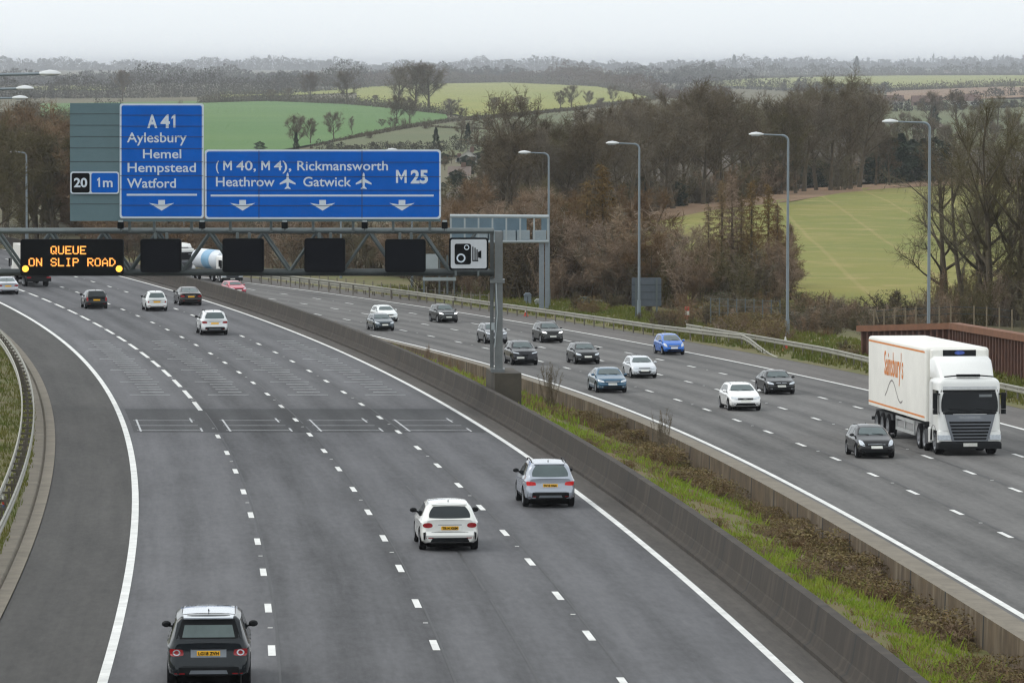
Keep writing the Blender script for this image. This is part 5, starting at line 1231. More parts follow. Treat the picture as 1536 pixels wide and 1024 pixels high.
def bare_tree(name, seed, H, spread, trunk_h, twmat, bark=BARKD, dens=1.0, tr=.30, narrow=False, multi=1, twl=1.0, droop=0., w0=.024):
    """winter tree: trunk and limbs in one mesh, the fine branching in another"""
    random.seed(seed); t = MB(); c = MB(); ends = []
    for k in range(multi):
        x0 = Vector((random.uniform(-.5, .5), random.uniform(-.5, .5), 0)) * (multi > 1) * 1.2
        d = Vector((random.uniform(-.12, .12), random.uniform(-.12, .12), 1)) if multi == 1 else Vector((random.uniform(-.4, .4), random.uniform(-.4, .4), 1))
        hh = H * (.82 if multi == 1 else random.uniform(.6, .9)); pts = limb(t, x0, d.normalized(), hh, tr / math.sqrt(multi), 7, .07, .12, 8)
        nl = int((11 if multi == 1 else 7) * dens ** .5)
        for i in range(nl):
            f = trunk_h + (1 - trunk_h) * (i + random.random()) / nl; f = min(f, .97); j = int(f * 8); kf = f * 8 - j; p = pts[j].lerp(pts[min(j + 1, 8)], kf)
            a = i * 2.4 + random.random(); el = .35 + .9 * f if not narrow else .9 + .3 * f
            ll = spread * (1.05 - .45 * abs(f - .55)) * random.uniform(.8, 1.15) * (1 - .35 * max(0, f - .7) / .3)
            lp = limb(t, p, Vector((math.cos(a), math.sin(a), el)).normalized(), ll, tr * (.42 - .2 * f), 5, .16, .10 - droop, 5)
            for m_ in range(5):
                kk = random.uniform(.25, 1.0); jj = min(int(kk * 5), 4); pp = lp[jj].lerp(lp[jj + 1], kk * 5 - jj); dv = ((lp[jj + 1] - lp[jj]).normalized() + rdir() * .9 + Vector((0, 0, .25 - droop))).normalized()
                sp_ = limb(c, pp, dv, ll * random.uniform(.35, .6), .035, 3, .2, .10 - droop, 3)
                ends.append(sp_)
        ends.append(pts[-4:])
    for sp_ in ends:
        for _ in range(int(26 * dens)):
            k = random.random() * (len(sp_) - 1); j = int(k); p = sp_[j].lerp(sp_[j + 1], k - j); d = ((sp_[j + 1] - sp_[j]).normalized() * .5 + rdir() + Vector((0, 0, .3 - droop))).normalized(); ln = twl * random.uniform(.5, 1.3)
            sliver(c, p, d, ln, w0)
            for _ in range(3): q = p + d * ln * random.uniform(.2, .9); sliver(c, q, (d + rdir() * .9).normalized(), ln * random.uniform(.35, .7), w0 * .8)
    return t.mesh(name + "_trunk", bark, 60), c.mesh(name + "_crown", twmat), H
def larch(name, seed, H, twmat, dens=1.0, bark=None):
    random.seed(seed); t = MB(); c = MB(); t.path([Vector((0, 0, 0)), Vector((.05, 0, H * .5)), Vector((0, .05, H))], [.17, .11, .02], 6)
    n = int(70 * dens)
    for i in range(n):
        f = .08 + .9 * i / n; z = H * f; L_ = (1.9 * (1 - f) ** .8 + .25) * random.uniform(.7, 1.15); a = i * 2.4 + random.random() * .5
        d = Vector((math.cos(a), math.sin(a), random.uniform(-.15, .15))).normalized(); e = limb(c, Vector((0, 0, z)), d, L_, .03, 3, .1, -.05, 3)
        for _ in range(int(44 * (.4 + L_ / 2))):
            k = random.random() * 3; j = min(int(k), 2); p = e[j].lerp(e[j + 1], k - j); sliver(c, p, (Vector((0, 0, -.5)) + rdir() * .8).normalized(), random.uniform(.25, .75), .028)
    return t.mesh(name + "_trunk", bark or BARKD, 60), c.mesh(name + "_crown", twmat), H
def evergreen(name, seed, H, wd, cone=True):
    random.seed(seed); t = MB(); c = MB(); t.path([Vector((0, 0, 0)), Vector((0, 0, H * .9))], [.2, .04], 6)
    for i in range(2600):
        f = random.random() ** (.8 if cone else .9); z = H * (.06 + .92 * f); r = wd * ((1 - f) ** .8 if cone else math.sqrt(max(0, 1 - (2 * f - .9) ** 2)) ) * (.9 + .25 * math.sin(z * 2.3 + seed)); a = random.random() * 6.283
        rr = r * random.uniform(.45, 1.08) * (1 + .18 * math.sin(a * 3 + z)); p = Vector((rr * math.cos(a), rr * math.sin(a), z)); d = (Vector((math.cos(a), math.sin(a), random.uniform(-.6, .6))) + rdir() * .6).normalized()
        sliver(c, p, d, random.uniform(.35, .8), .12)
    return t.mesh(name + "_trunk", BARKD, 60), c.mesh(name + "_crown", EVER), H
def shrub(name, seed, H, wd, mat, n=1500, w_=.018, ln=.5, leaf=None, nleaf=0):
    random.seed(seed); c = MB()
    for i in range(26):
        a = random.random() * 6.283; d = Vector((math.cos(a) * wd / H * random.uniform(.1, 1.), math.sin(a) * wd / H * random.uniform(.1, 1.), 1)).normalized()
        e = limb(c, Vector((random.uniform(-.3, .3) * wd, random.uniform(-.3, .3) * wd, -.1)), d, H * random.uniform(.6, 1.08), .028, 3, .18, .06, 4)
        for _ in range(n // 26):
            k = (random.random() ** .7) * 4; j = min(int(k), 3); p = e[j].lerp(e[j + 1], k - j); sliver(c, p, (rdir() + Vector((0, 0, .5))).normalized(), ln * random.uniform(.4, 1.2), w_)
    if nleaf:
        for i in range(nleaf):
            a = random.random() * 6.283; z = H * random.random(); r = wd * .8 * math.sqrt(random.random()) * (1 - .5 * (z / H) ** 2); p = Vector((r * math.cos(a), r * math.sin(a), z)); k = random.uniform(.03, .06)
            u, v = rdir() * k, rdir() * k; c.v += [tuple(p - u), tuple(p + v), tuple(p + u)]; m_ = len(c.v); c.f.append((m_ - 3, m_ - 2, m_ - 1)); c.m.append(1)
    return None, c.mesh(name + "_growth", [mat, leaf or mat]), H
PROTO = {}
for i in range(3): PROTO['oak%d' % i] = bare_tree('oak', 11 + i, 12, 4.6, .28, TWIG, dens=1.15)
for i in range(2): PROTO['olive%d' % i] = bare_tree('olive', 31 + i, 13, 4.0, .2, TWIG2, dens=1.3)
for i in range(2): PROTO['ash%d' % i] = bare_tree('ash', 41 + i, 14, 3.6, .25, TWIG, dens=1.0, narrow=True)
for i in range(2): PROTO['red%d' % i] = bare_tree('red', 51 + i, 10, 3.2, .15, TWIG3, dens=1.1, multi=2, tr=.22)
for i in range(2): PROTO['birch%d' % i] = bare_tree('birch', 61 + i, 11, 2.3, .35, TWIG3, bark=BIRCH, dens=.55, tr=.11, droop=.12, narrow=True)
for i in range(2): PROTO['larch%d' % i] = larch('larch', 71 + i, 11, TWIG4 if i == 0 else TWIG3, 1.0)
PROTO['field0'] = bare_tree('field', 81, 11, 4.6, .22, TWIG, dens=1.05, w0=.042); PROTO['field1'] = bare_tree('field', 82, 10, 4.0, .22, TWIG, dens=1.05, w0=.042)
PROTO['near0'] = bare_tree('near', 91, 12.5, 4.4, .18, TWIG2, dens=.95, multi=3, tr=.36, w0=.013, twl=.9); PROTO['near1'] = bare_tree('near', 92, 12, 4.0, .15, TWIG, dens=.95, multi=2, tr=.34, w0=.013, twl=.9)
PROTO['conifer'] = evergreen('conifer', 5, 11, 2.6); PROTO['holly'] = evergreen('holly', 6, 8, 3.3, False)
for i in range(2): PROTO['scrub%d' % i] = shrub('scrub', 101 + i, 4.0, 2.2, TWIG3 if i else TWIG, 1900)
PROTO['scrub2'] = shrub('scrub', 105, 4.5, 2.0, TWIG2, 1900); PROTO['blossom'] = shrub('blossom', 107, 3.5, 2.0, TWIG, 700, leaf=BLOSS, nleaf=900)
PROTO['bramble0'] = shrub('bramble', 111, 1.0, 1.5, TWIG3, 2200, .007, .28, BRAM, 1700); PROTO['bramble1'] = shrub('bramble', 112, .8, 1.4, TWIG3, 2400, .006, .3, BRAM, 700)
PROTO['hedge'] = shrub('hedge', 115, 2.6, 1.6, TWIG, 2000, leaf=IVY, nleaf=700)
def plant(kind, base, H, label, cat='tree', group=None, rz=None, wide=1.0, name=None):
    tm, cm, h = PROTO[kind]; k = H / h; rz = random.random() * 6.28 if rz is None else rz
    nm = name or ('tree' if cat == 'tree' else 'shrub')
    if tm is None:
        o = bpy.data.objects.new(nm, cm); COL.objects.link(o); o.location = base; o.rotation_euler = (0, 0, rz); o.scale = (k * wide, k * wide, k)
        return tag(o, label, cat, group)
    r = empty(nm, base, (0, 0, rz)); r.scale = (k * wide, k * wide, k); tag(r, label, cat, group)
    for m_, n_ in ((tm, 'trunk'), (cm, 'crown')): o = bpy.data.objects.new(n_, m_); COL.objects.link(o); o.parent = r
    return r
def plant_px(kind, px, by, ty, label, cat='tree', group=None, wide=1.0, name=None, lift=0.):
    p = G(px, by); return plant(kind, p - Vector((0, 0, .15 - lift)), (by - ty) / FPX * p.y, label, cat, group, None, wide, name)
rg = random.Random(21)
def line(t, x): return tab(t, x)
# dark wood beyond the crop field
TOP1 = [(660, 282), (712, 276), (730, 222), (745, 192), (780, 185), (830, 176), (880, 168), (930, 160), (985, 150), (1040, 134), (1100, 130), (1150, 140), (1190, 140), (1225, 128), (1260, 116), (1300, 130), (1325, 170), (1345, 200), (1420, 180)]
BAS1 = [(690, 330), (800, 330), (900, 326), (960, 320), (1060, 303), (1180, 288), (1300, 279), (1420, 271)]
KW = ['oak0', 'oak1', 'oak2', 'olive0', 'olive1', 'oak1', 'oak2', 'ash0', 'ash1']
for row, (db, dt, st) in enumerate(((2, 14, 20), (-12, 6, 24), (-26, 0, 28))):
    x = 690 + row * 9
    while x < 1345:
        by = line(BAS1, x) + db; ty = line(TOP1, x) + dt + rg.uniform(-6, 16)
        ty += rg.choice((0, 0, -4, 10, 24)) if row == 0 else rg.choice((0, -5, 6, 14))
        plant_px(rg.choice(KW), x + rg.uniform(-7, 7), by + rg.uniform(-3, 3), ty, "bare grey brown tree in the dark wood beyond the crop field", group="trees of the wood beyond the crop field", wide=rg.uniform(.9, 1.25), name='bare_tree'); x += st
for x in range(680, 1330, 12):
    by = line(BAS1, x) + rg.uniform(-8, 4); plant_px(rg.choice(('scrub0', 'scrub1', 'scrub2', 'hedge')), x + rg.uniform(-6, 6), by, by - rg.uniform(30, 68), "bare shrub along the edge of the dark wood", 'shrub', "shrubs along the wood edge", 1.5)
for x, by, ty, k, w_ in ((1318, 277, 222, 'holly', 1.2), (1338, 276, 205, 'holly', 1.2), (1352, 275, 198, 'conifer', 1.2), (1368, 274, 208, 'holly', 1.3), (1385, 273, 206, 'conifer', 1.3), (1401, 273, 205, 'holly', 1.3)):
    plant_px(k, x, by, ty, "dark evergreen in the clump beyond the top of the crop field", group="dark evergreens beyond the crop field", wide=w_, name='evergreen_tree')
plant_px('oak1', 750, 318, 150, "tall spreading bare tree standing clear above the wood near the white house", wide=1.15, name='bare_tree')
plant_px('olive1', 1262, 281, 113, "tallest bare tree in the middle of the dark wood", wide=1.2, name='bare_tree')
# trees behind the right-hand end of the field, towards the houses
for i in range(26):
    x = 1330 + 9.5 * i + rg.uniform(-5, 5); by = rg.uniform(196, 246); plant_px(rg.choice(KW), x, by, by - rg.uniform(32, 60), "hazy grey tree between the evergreens and the far terraces", group="hazy trees below the far terraces", wide=1.3, name='bare_tree')
for i in range(20):
    x = 690 + 14 * i + rg.uniform(-5, 5); by = rg.uniform(205, 240) if x > 728 else rg.uniform(205, 222); plant_px(rg.choice(KW), x, by, by - rg.uniform(22, 40), "hazy tree beside the houses left of the dark wood", group="hazy trees by the white houses", wide=1.3, name='bare_tree')
# big trees at the right edge
for x, by, ty, k in ((1418, 470, 215, 'near1'), (1448, 478, 175, 'near0'), (1476, 474, 205, 'near1'), (1502, 484, 165, 'near0'), (1530, 480, 195, 'near1'), (1556, 490, 180, 'near0')):
    plant_px(k, x, by, ty, {1418: "bare tree just right of the tallest lamp post", 1448: "tall many stemmed bare tree above the corner of the rusty wall", 1476: "bare tree between two taller ones above the rusty wall", 1502: "tallest many stemmed bare tree near the right edge", 1530: "bare tree cut by the right edge of the photo", 1556: "many stemmed tree mostly beyond the right edge"}[x], group="bare trees above the rusty wall", wide=.95, name='bare_tree')
for i in range(9):
    x = 1590 + 24 * i + rg.uniform(-8, 8); by = rg.uniform(478, 500); plant_px(rg.choice(('near0', 'near1', 'oak0')), x, by, by - rg.uniform(220, 300), "bare tree beyond the right edge of the rusty wall", group="bare trees beyond the rusty wall", wide=.95, name='bare_tree')
for i in range(30):
    x = 1400 + 6.2 * i + rg.uniform(-4, 4); by = rg.uniform(470, 500); plant_px(rg.choice(('scrub0', 'scrub1', 'scrub2')), x, by, by - rg.uniform(40, 95), "brown scrub under the bare trees at right", 'shrub', "brown scrub above the rusty wall", 1.1)
for i in range(34):
    x = 1186 + 6.8 * i + rg.uniform(-4, 4); by = rg.uniform(474, 512); plant_px(rg.choice(('scrub0', 'scrub1', 'hedge', 'scrub2')), x, by, by - rg.uniform(26, 52), "low brown scrub between the crop field and the guard rail", 'shrub', "low scrub below the crop field", 1.5)
# larches, birches and brown scrub
for x, by, ty, k in ((1062, 452, 300, 'larch0'), (1083, 448, 262, 'larch0'), (1098, 450, 255, 'larch1'), (1112, 449, 285, 'larch0'), (1127, 450, 262, 'larch0'), (1152, 452, 268, 'larch0'), (1166, 454, 300, 'larch1'), (1186, 452, 330, 'larch1')):
    plant_px(k, x, by, ty, "bare brown larch with level branches in front of the crop field", group="larches in front of the crop field", name='larch_tree')
for x, by, ty, k in ((880, 448, 262, 'larch0'), (904, 446, 238, 'larch0'), (928, 450, 300, 'larch0'), (946, 448, 305, 'larch1')):
    plant_px(k, x, by, ty, "russet conical larch between the two middle lamp posts", group="russet larches between the lamp posts", wide=1.3, name='larch_tree')
for x, by, ty in ((793, 452, 268), (806, 448, 262), (845, 452, 282), (1003, 452, 322), (735, 440, 285), (700, 438, 290)):
    plant_px(rg.choice(('birch0', 'birch1')), x, by, ty, "slender birch with pale trunk in the brown scrub", group="birches in the brown scrub", name='birch_tree')
for row in range(3):
    x = 655
    while x < 1190:
        by = 452 - 14 * row + rg.uniform(-4, 4) + (6 if x > 900 else -8 if x < 760 else 0); hgt = rg.uniform(60, 120) if x < 760 else rg.uniform(75, 150) if x < 985 else rg.uniform(40, 95)
        plant_px(rg.choice(('red0', 'red1', 'olive0', 'scrub1', 'scrub2', 'red0')) if row else rg.choice(('scrub0', 'scrub1', 'scrub2', 'red1')), x, by, by - hgt, "red brown thicket tree behind the right carriageway guard rail", 'tree', "red brown thicket along the right carriageway", 1.25, 'thicket_tree'); x += rg.uniform(15, 22) + row * 2
for i in range(16):
    x = 668 + 17 * i; plant_px(rg.choice(('red0', 'red1', 'olive1')), x + rg.uniform(-5, 5), 404, 404 - rg.uniform(90, 135), "tall brown tree between the thicket and the dark wood", group="brown trees behind the thicket", wide=1.1, name='bare_tree')
# scrub behind the gantry and the wood at left
for row in range(2):
    x = 150
    while x < 690:
        by = tab([(150, 398), (400, 404), (690, 426)], x) - 12 * row; plant_px(rg.choice(('red0', 'red1', 'scrub0', 'scrub1', 'olive0')), x, by, by - rg.uniform(60, 105), "brown scrub tree seen under the gantry signs", group="brown scrub under the gantry signs", wide=1.3, name='thicket_tree'); x += rg.uniform(20, 28)
TOPL = [(-60, 150), (0, 168), (60, 172), (110, 176), (150, 195), (250, 230), (330, 262), (700, 290)]
for row, (by, dt, st) in enumerate(((372, 18, 24), (352, 6, 22), (338, 0, 24))):
    x = -60 + 8 * row
    while x < (330 if row else 480):
        plant_px(rg.choice(('red0', 'red1', 'oak0', 'olive0', 'olive1', 'oak2')), x + rg.uniform(-6, 6), by + rg.uniform(-5, 5), min(by - 40, line(TOPL, x) + dt + rg.uniform(-8, 22)), "reddish brown bare tree in the wood left of the signs", group="reddish brown wood left of the signs", wide=1.2, name='bare_tree'); x += st
for x, by, ty, lb in ((14, 372, 330, "white blossoming shrub above the gantry beam left of the thin lamp post"), (57, 372, 332, "white blossoming shrub above the message sign"), (88, 374, 342, "smaller white blossoming shrub above the message sign"), (-12, 374, 336, "white blossoming shrub at the left edge")):
    plant_px('blossom', x, by, ty, lb, 'shrub', "white blossoming shrubs", 1.2)
# single trees and hedges on the far fields
for k, x, by, ty, w_, lb in (('field0', 522, 159, 109, 1.15, "round bare tree on the field edge above the word Rickmansworth"), ('field1', 466, 152, 112, 1.1, "bare tree left of the round tree on the far field"), ('field0', 597, 166, 103, 1.15, "left tree of the big clump on the far hilltop"), ('field0', 622, 168, 99, 1.2, "middle and tallest tree of the far hilltop clump"), ('field1', 645, 168, 103, 1.3, "right tree of the far hilltop clump"),
    ('field1', 595, 188, 146, 1.0, "slim bare tree under the hilltop clump"), ('field1', 614, 188, 148, 1.0, "second slim bare tree under the hilltop clump"), ('field1', 445, 224, 176, 1.0, "bare tree at the left end of the sloping hedge"), ('field1', 466, 218, 180, .9, "small bare tree second from the left on the sloping hedge"), ('field0', 501, 212, 170, 1.0, "wide bare tree in the middle of the sloping hedge"), ('ash0', 529, 203, 173, 1.0, "narrow bare tree at the upper part of the sloping hedge"),
    ('conifer', 654, 226, 190, .9, "dark pointed conifer above the top right corner of the motorway sign"), ('conifer', 702, 219, 184, .9, "dark pointed conifer left of the tall spreading tree"), ('field1', 840, 166, 138, 1.0, "left tree of the row on the yellow green hilltop"), ('field0', 857, 166, 130, 1.0, "tallest tree of the row on the yellow green hilltop"), ('field1', 884, 162, 138, 1.0, "third tree of the row on the yellow green hilltop"), ('field0', 920, 158, 130, .9, "lone tree at the right end of the yellow green hilltop"),
    ('field0', 740, 173, 147, 1.4, "round grey bush tree on the left of the yellow green hilltop"), ('field1', 782, 172, 146, 1.4, "round grey bush tree in the middle of the yellow green hilltop"), ('field1', 676, 176, 150, 1.7, "dense low tree at the right end of the green field hedge"), ('conifer', 1401, 190, 156, 1.4, "dark evergreen standing between the far terraces"), ('field0', 184, 152, 108, 1.0, "bare tree standing above the backing board left of the slip road sign"),
    ('holly', 390, 228, 211, 1.2, "small dark bush on the green field above the motorway sign"), ('conifer', 444, 228, 197, .8, "dark ivy covered trunk at the foot of the sloping hedge"), ('conifer', 1285, 112, 84, 1.0, "dark pointed tree on the right horizon"), ('conifer', 1101, 108, 82, 1.0, "dark pointed tree on the middle horizon")):
    plant_px(k, x, by, ty, lb, wide=w_, name='conifer_tree' if k == 'conifer' else 'bare_tree')
for i in range(34):
    x, y = rg.choice(((300, 156), (400, 153), (520, 158), (600, 165), (672, 174), (530, 208), (600, 194), (680, 182), (760, 177), (860, 166), (655, 127), (760, 125), (450, 136), (1200, 135), (1440, 134)))
    x += rg.uniform(-45, 45); y += rg.uniform(-2, 3); plant_px(rg.choice(('field0', 'field1', 'oak0', 'scrub0', 'scrub2')), x, y, y - rg.uniform(8, 20), "small bare tree in a hedge between the far fields", 'tree', "small trees in the far hedges", 1.4, 'hedgerow_tree')
for i in range(16):
    x = rg.uniform(658, 728); y = rg.choice((rg.uniform(272, 290), rg.uniform(244, 262))); plant_px(rg.choice(('oak1', 'oak0', 'holly', 'olive0')), x, y, y - rg.uniform(12, 24), "small tree in the gardens of the white houses", 'tree', "garden trees by the white houses", 1.3, 'garden_tree')
HEDM = M("far_hedge_twigs", S(74, 70, 52), .95, col2=S(90, 84, 62), scale=.05)
def hedge(pts, hpx, label, dens=1.0, jit=.5):
    b = MB(); p0 = G(*pts[0]); random.seed(int(pts[0][0]))
    for (xa, ya), (xb, yb) in zip(pts, pts[1:]):
        n = int(abs(xb - xa) * 22 * dens)
        for i in range(n):
            k = random.random(); x = xa + (xb - xa) * k; y = ya + (yb - ya) * k
            if i % 12 == 0: base = G(x, y)
            s = base.y / FPX; hh = hpx * (.7 + jit * (math.sin(x * .21) * .5 + math.sin(x * .57 + 2) * .5)) * s
            p = base + Vector((random.uniform(-6, 6) * s, random.uniform(-1.5, 1.5), hh * random.random() ** 1.3)) - p0
            sliver(b, p, (rdir() + Vector((0, 0, .8))).normalized(), 2.6 * s * random.uniform(.6, 1.4), .8 * s)
    o = b.build("hedge", HEDM); o.location = p0; tag(o, label, "hedge", "hedges between the far fields")
hedge([(300, 156), (400, 153), (520, 158), (600, 165), (672, 174)], 15, "thick bare hedge along the top of the green field", 1.5)
hedge([(470, 223), (530, 208), (600, 194), (680, 182), (760, 177)], 6, "long dark hedge rising diagonally across the far fields", 1.2, .3)
hedge([(700, 181), (780, 174), (860, 166), (960, 153), (985, 149)], 6, "hedge along the lower edge of the yellow green hilltop", 1.2, .3)
hedge([(640, 192), (690, 196), (740, 197)], 5, "short hedge below the long diagonal hedge", 1.2, .3)
hedge([(540, 132), (655, 127), (760, 125), (900, 131), (978, 148)], 9, "dark hedge along the crest of the yellow green hilltop", 1.4)
hedge([(1060, 121), (1200, 117), (1340, 114.5), (1536, 114)], 4, "straight hedge along the top of the far right green field", 1.2, .2)
hedge([(1200, 135), (1330, 138), (1440, 134), (1600, 128)], 12, "hedge between the far right green field and the ploughed field", 1.0)
# far woods: each reads as one mass
def belt(name, pts, hpx, n, mat, seed, wpx=16, sz=1.0, spiky=False):
    """a distant wood as a depth of overlapping crowns"""
    b = MB(); random.seed(seed); tot = pts[-1][0] - pts[0][0]
    for i in range(n):
        x = pts[0][0] + tot * (i + random.random()) / n; y = tab(pts, x); p = G(x, y - random.random() * 1.0); p.y += random.uniform(0, 40); s = p.y / FPX
        H = hpx * s * random.uniform(.6, 1.15) * (1 + .22 * math.sin(x * .017 + seed) + .18 * math.sin(x * .061 + seed * 2)); wd = (wpx * .5 * random.uniform(.5, 1.7) if not spiky else 2.2) * s
        for _ in range(int(150 * (1 if not spiky else .6))):
            if spiky: f = random.random(); r = wd * (1 - f); z = H * f
            else: f = random.random() ** 1.15; z = H * f; r = wd * math.sqrt(max(.02, 1 - (1.7 * f - .7) ** 2))
            a = random.random() * 6.283; r *= math.sqrt(random.random()); q = p + Vector((r * math.cos(a), r * math.sin(a) * 1.0, z)); k = s * sz
            sliver(b, q, (rdir() + Vector((0, 0, .5))).normalized(), 2.6 * k * random.uniform(.6, 1.5), .8 * k)
    tag(b.build(name, mat), kind='stuff')
FW = M("far_wood_grey", S(60, 60, 52), .95, col2=S(80, 76, 62), scale=.008); FW2 = M("far_wood_brown", S(82, 68, 54), .95, col2=S(98, 84, 64), scale=.01); FW3 = M("far_conifers", S(44, 54, 46), .95, col2=S(60, 66, 54), scale=.01)
belt("horizon_wood", [(-300, 107), (400, 106), (960, 107), (1250, 105), (1850, 105)], 15, 560, FW, 1)
belt("far_conifer_wood", [(1150, 104), (1300, 103.5), (1850, 104)], 14, 260, FW3, 2, spiky=True)
belt("far_conifer_wood", [(420, 106), (470, 106)], 11, 8, FW3, 12); belt("far_conifer_wood", [(820, 106), (1010, 108)], 13, 30, FW3, 13, spiky=True)
belt("far_wood", [(-300, 128), (60, 128), (240, 126), (560, 126), (760, 122), (1010, 126), (1100, 122)], 20, 520, FW, 3, 20)
belt("far_wood", [(-300, 150), (200, 148), (420, 143), (545, 134)], 34, 260, FW, 4, 24)
belt("far_wood", [(410, 132), (700, 124), (900, 122)], 14, 200, FW2, 5)
belt("far_wood", [(820, 125), (900, 130), (960, 138), (1000, 148), (1100, 152)], 24, 90, FW2, 6, 24)
belt("far_wood", [(1000, 118), (1150, 115), (1300, 113), (1850, 112)], 15, 120, FW, 7, 22)
belt("far_wood", [(980, 138), (1100, 134), (1200, 138), (1300, 140), (1340, 142)], 19, 50, FW, 8, 22)
belt("far_wood", [(-300, 200), (0, 196), (180, 190)], 44, 60, FW, 9, 30)
belt("far_wood", [(1290, 172), (1400, 168), (1536, 164), (1850, 160)], 17, 90, FW, 10, 18)
belt("far_wood", [(1440, 150), (1536, 146), (1850, 140)], 20, 40, FW, 11, 18)
belt("far_wood", [(470, 236), (560, 232), (700, 232), (860, 236)], 20, 60, FW, 14, 20)
belt("far_wood", [(1330, 262), (1450, 258), (1700, 256)], 56, 60, FW, 15, 26, .8)
# ---------------------------------------------------------------- houses
HW_ = M("house_white", S(196, 194, 188), .8, var=.06, scale=1); HB = M("house_brick", S(112, 92, 82), .9, var=.15, scale=1); RO = M("roof_brown_tile", S(98, 78, 70), .9, var=.15, scale=1); RO2 = M("roof_grey_tile", S(110, 98, 90), .9, var=.15, scale=1); WN = M("house_window", (.03, .035, .04), .2, var=.2)
def house(x0, x1, by, eave, ridge, wall, roof, label, nwin=2, gable=False, name="house", group=None):
    p = G((x0 + x1) / 2, by); s = p.y / FPX; w_ = (x1 - x0) * s; he, hr = (by - eave) * s, (by - ridge) * s; dp = max(6., min(9., w_ * .7))
    r = empty(name, p); tag(r, label, "house", group); X = w_ / 2
    b = MB(); b.box((0, dp / 2, he / 2 - .5), (w_, dp, he + 1.0)); 
    if gable:
        b.face([(-X, 0, he), (X, 0, he), (0, 0, hr)]); b.face([(X, dp, he), (-X, dp, he), (0, dp, hr)])
    else:
        b.face([(X, 0, he), (X, dp, he), (X, dp / 2, hr)]); b.face([(-X, dp, he), (-X, 0, he), (-X, dp / 2, hr)])
    b.build("wall", wall, r)
    b = MB(); e = .3
    if gable:
        b.face([(-X - e, -e, he - .1), (0, -e, hr + .1), (0, dp + e, hr + .1), (-X - e, dp + e, he - .1)]); b.face([(0, -e, hr + .1), (X + e, -e, he - .1), (X + e, dp + e, he - .1), (0, dp + e, hr + .1)])
    else:
        b.face([(-X - e, -e, he - .1), (X + e, -e, he - .1), (X + e, dp / 2, hr + .1), (-X - e, dp / 2, hr + .1)]); b.face([(-X - e, dp / 2, hr + .1), (X + e, dp / 2, hr + .1), (X + e, dp + e, he - .1), (-X - e, dp + e, he - .1)])
    rf = b.build("roof", roof, r)
    b = MB(); b.box((X * .4, dp / 2, hr + .2), (.8, .6, 1.1)); b.build("chimney", HB, rf)
    for i in range(nwin):
        x = -X + w_ * (i + .5) / nwin
        for z in ([he * .68, he * .28] if he > 4 else [he * .55]): b = MB(); b.box((x, -.03, z), (min(1.3, w_ / nwin * .5), .1, 1.1)); b.build("window", WN, r)
house(689, 716, 243, 236, 226, HW_, RO2, "white gabled house left of the tall spreading tree", 2, True)
house(674, 704, 271, 263, 251, HW_, RO2, "pale house with broad roof right of the motorway sign", 2, False)
house(683, 691, 243, 240, 236, HW_, RO2, "small white gable beside the white gabled house", 1, True)
for x0, x1, dy in ((1313, 1356, 0), (1369, 1413, .5), (1427, 1471, -1)):
    house(x0, x1, 160 + dy, 152.5 + dy, 143.5 + dy, HW_ if x0 != 1369 else HB, RO, {1313: "left brown roofed terrace below the ploughed field", 1369: "middle brown roofed terrace below the ploughed field", 1427: "right brown roofed terrace below the ploughed field"}[x0], 5, False, "terraced_house", "brown roofed terraces")
house(1371, 1415, 196, 191.5, 187, HW_, RO2, "low white building behind the tallest lamp post", 5, False, "low_building")
for x, lb in ((1124, "tiny white house on the horizon right of the pointed tree"), (1204, "tiny white house left of the far right wood"), (1222, "tiny white house beside another on the far right horizon"), (1259, "tiny white house above the tallest tree of the dark wood"), (1421, "tiny pale house on the right horizon above the ploughed field")):
    house(x - 5, x + 5, 112.5, 109, 106, HW_, RO2, lb, 2, x % 2 == 0, group="tiny houses on the horizon")
house(118, 127, 121, 118, 115.5, HW_, RO2, "tiny white house in the far wood at upper left", 1, True)
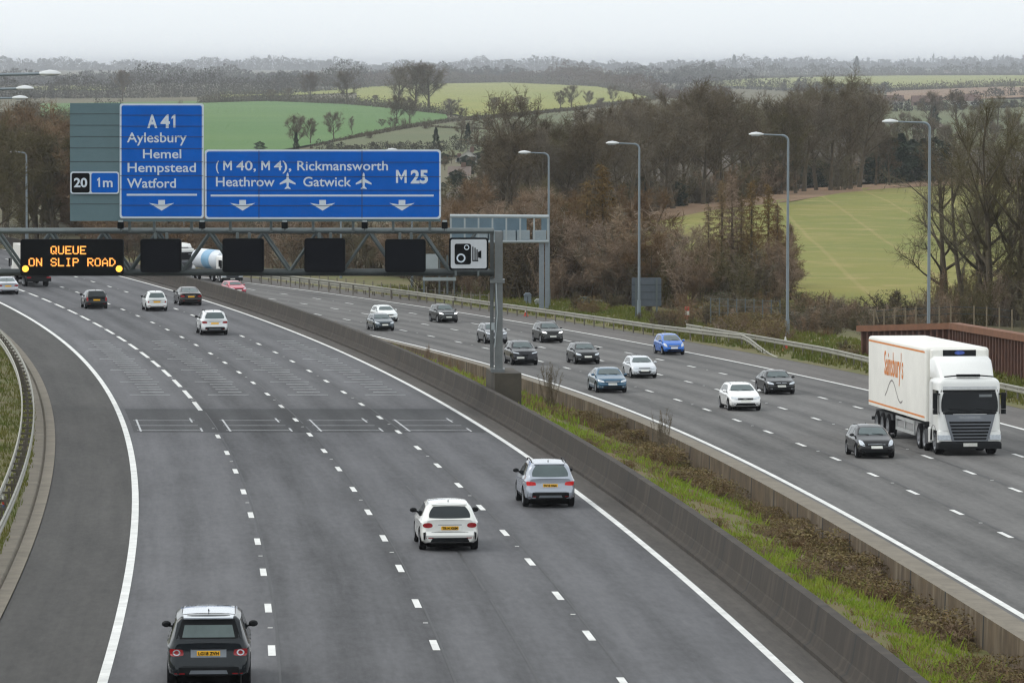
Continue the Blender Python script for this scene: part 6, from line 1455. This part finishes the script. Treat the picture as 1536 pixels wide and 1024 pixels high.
# ---------------------------------------------------------------- central reserve growth
for i in range(190):
    Y = rg.uniform(64, 200); k = min(.97, rg.uniform(.55, 1.0)) if rg.random() < .8 else rg.uniform(.2, .6)
    dens = math.sin(Y * .16 + 1.0) + .4 * math.sin(Y * .43)
    if dens < -.25 and k < .85: continue
    p = res_pt(Y, k); plant(rg.choice(('bramble0', 'bramble1', 'bramble1')), p - Vector((0, 0, .1)), rg.uniform(.28, .75) * (1.1 if k > .7 else .7), "brown bramble clump in the central reserve", 'shrub', "bramble clumps in the central reserve", None, rg.uniform(1.0, 1.7), 'bramble_bush')
for Y, k, h, lb in ((206, .8, 1.7, "dark bare bush standing above the central wall left of the gantry column"), (172, .9, 1.4, "bare bush leaning over the central wall right of the plinth")):
    plant('scrub0', res_pt(Y, k), h + .6, lb, 'shrub', None, None, .55, 'bare_bush')
for i in range(22):
    Y = rg.uniform(215, 330); plant('scrub1', res_pt(Y, rg.uniform(.3, .9)), rg.uniform(.7, 1.25), "dry weeds along the far central wall", 'shrub', "dry weeds along the far central wall", None, .35, 'dry_weed')
for i in range(46):
    x = rg.uniform(985, 1300); by = rg.uniform(462, 500) + (x - 985) * .05; plant_px(rg.choice(('scrub0', 'scrub1', 'hedge', 'scrub2')), x, by, by - rg.uniform(20, 46), "low brown scrub between the marker post and the rusty wall", 'shrub', "low brown scrub behind the right guard rail", 1.6)
for x, by, ty in ((1150, 286, 228), (1172, 284, 232), (1130, 290, 240), (962, 318, 262), (1010, 311, 268), (1222, 282, 236)):
    plant_px('holly', x, by, ty, "dark evergreen at the foot of the bare wood", group="dark evergreens under the bare wood", wide=1.2, name='evergreen_tree')
for i in range(30):
    Y = rg.uniform(230, 330); o_ = rg.uniform(18, 25); plant(rg.choice(('bramble0', 'bramble1', 'hedge')), RW.at(o_, Y, .1), rg.uniform(.7, 1.5), "low bramble on the verge behind the right guard rail", 'shrub', "low brambles on the right verge", None, .9, 'bramble_bush')
# ---------------------------------------------------------------- haze
b = MB(); b.box((0, 10200, -6.0), (22000, 22000, 76)); hz = b.build("haze", None); hz.data.materials.clear()
hm = bpy.data.materials.new("haze_air"); hm.use_nodes = True; t = hm.node_tree; t.nodes.clear(); o = t.nodes.new("ShaderNodeOutputMaterial"); v = t.nodes.new("ShaderNodeVolumePrincipled")
v.inputs["Color"].default_value = (.92, .95, 1.0, 1); v.inputs["Density"].default_value = 8e-5; v.inputs["Anisotropy"].default_value = .2; t.links.new(v.outputs[0], o.inputs["Volume"])
hz.data.materials.append(hm); tag(hz, kind='stuff')
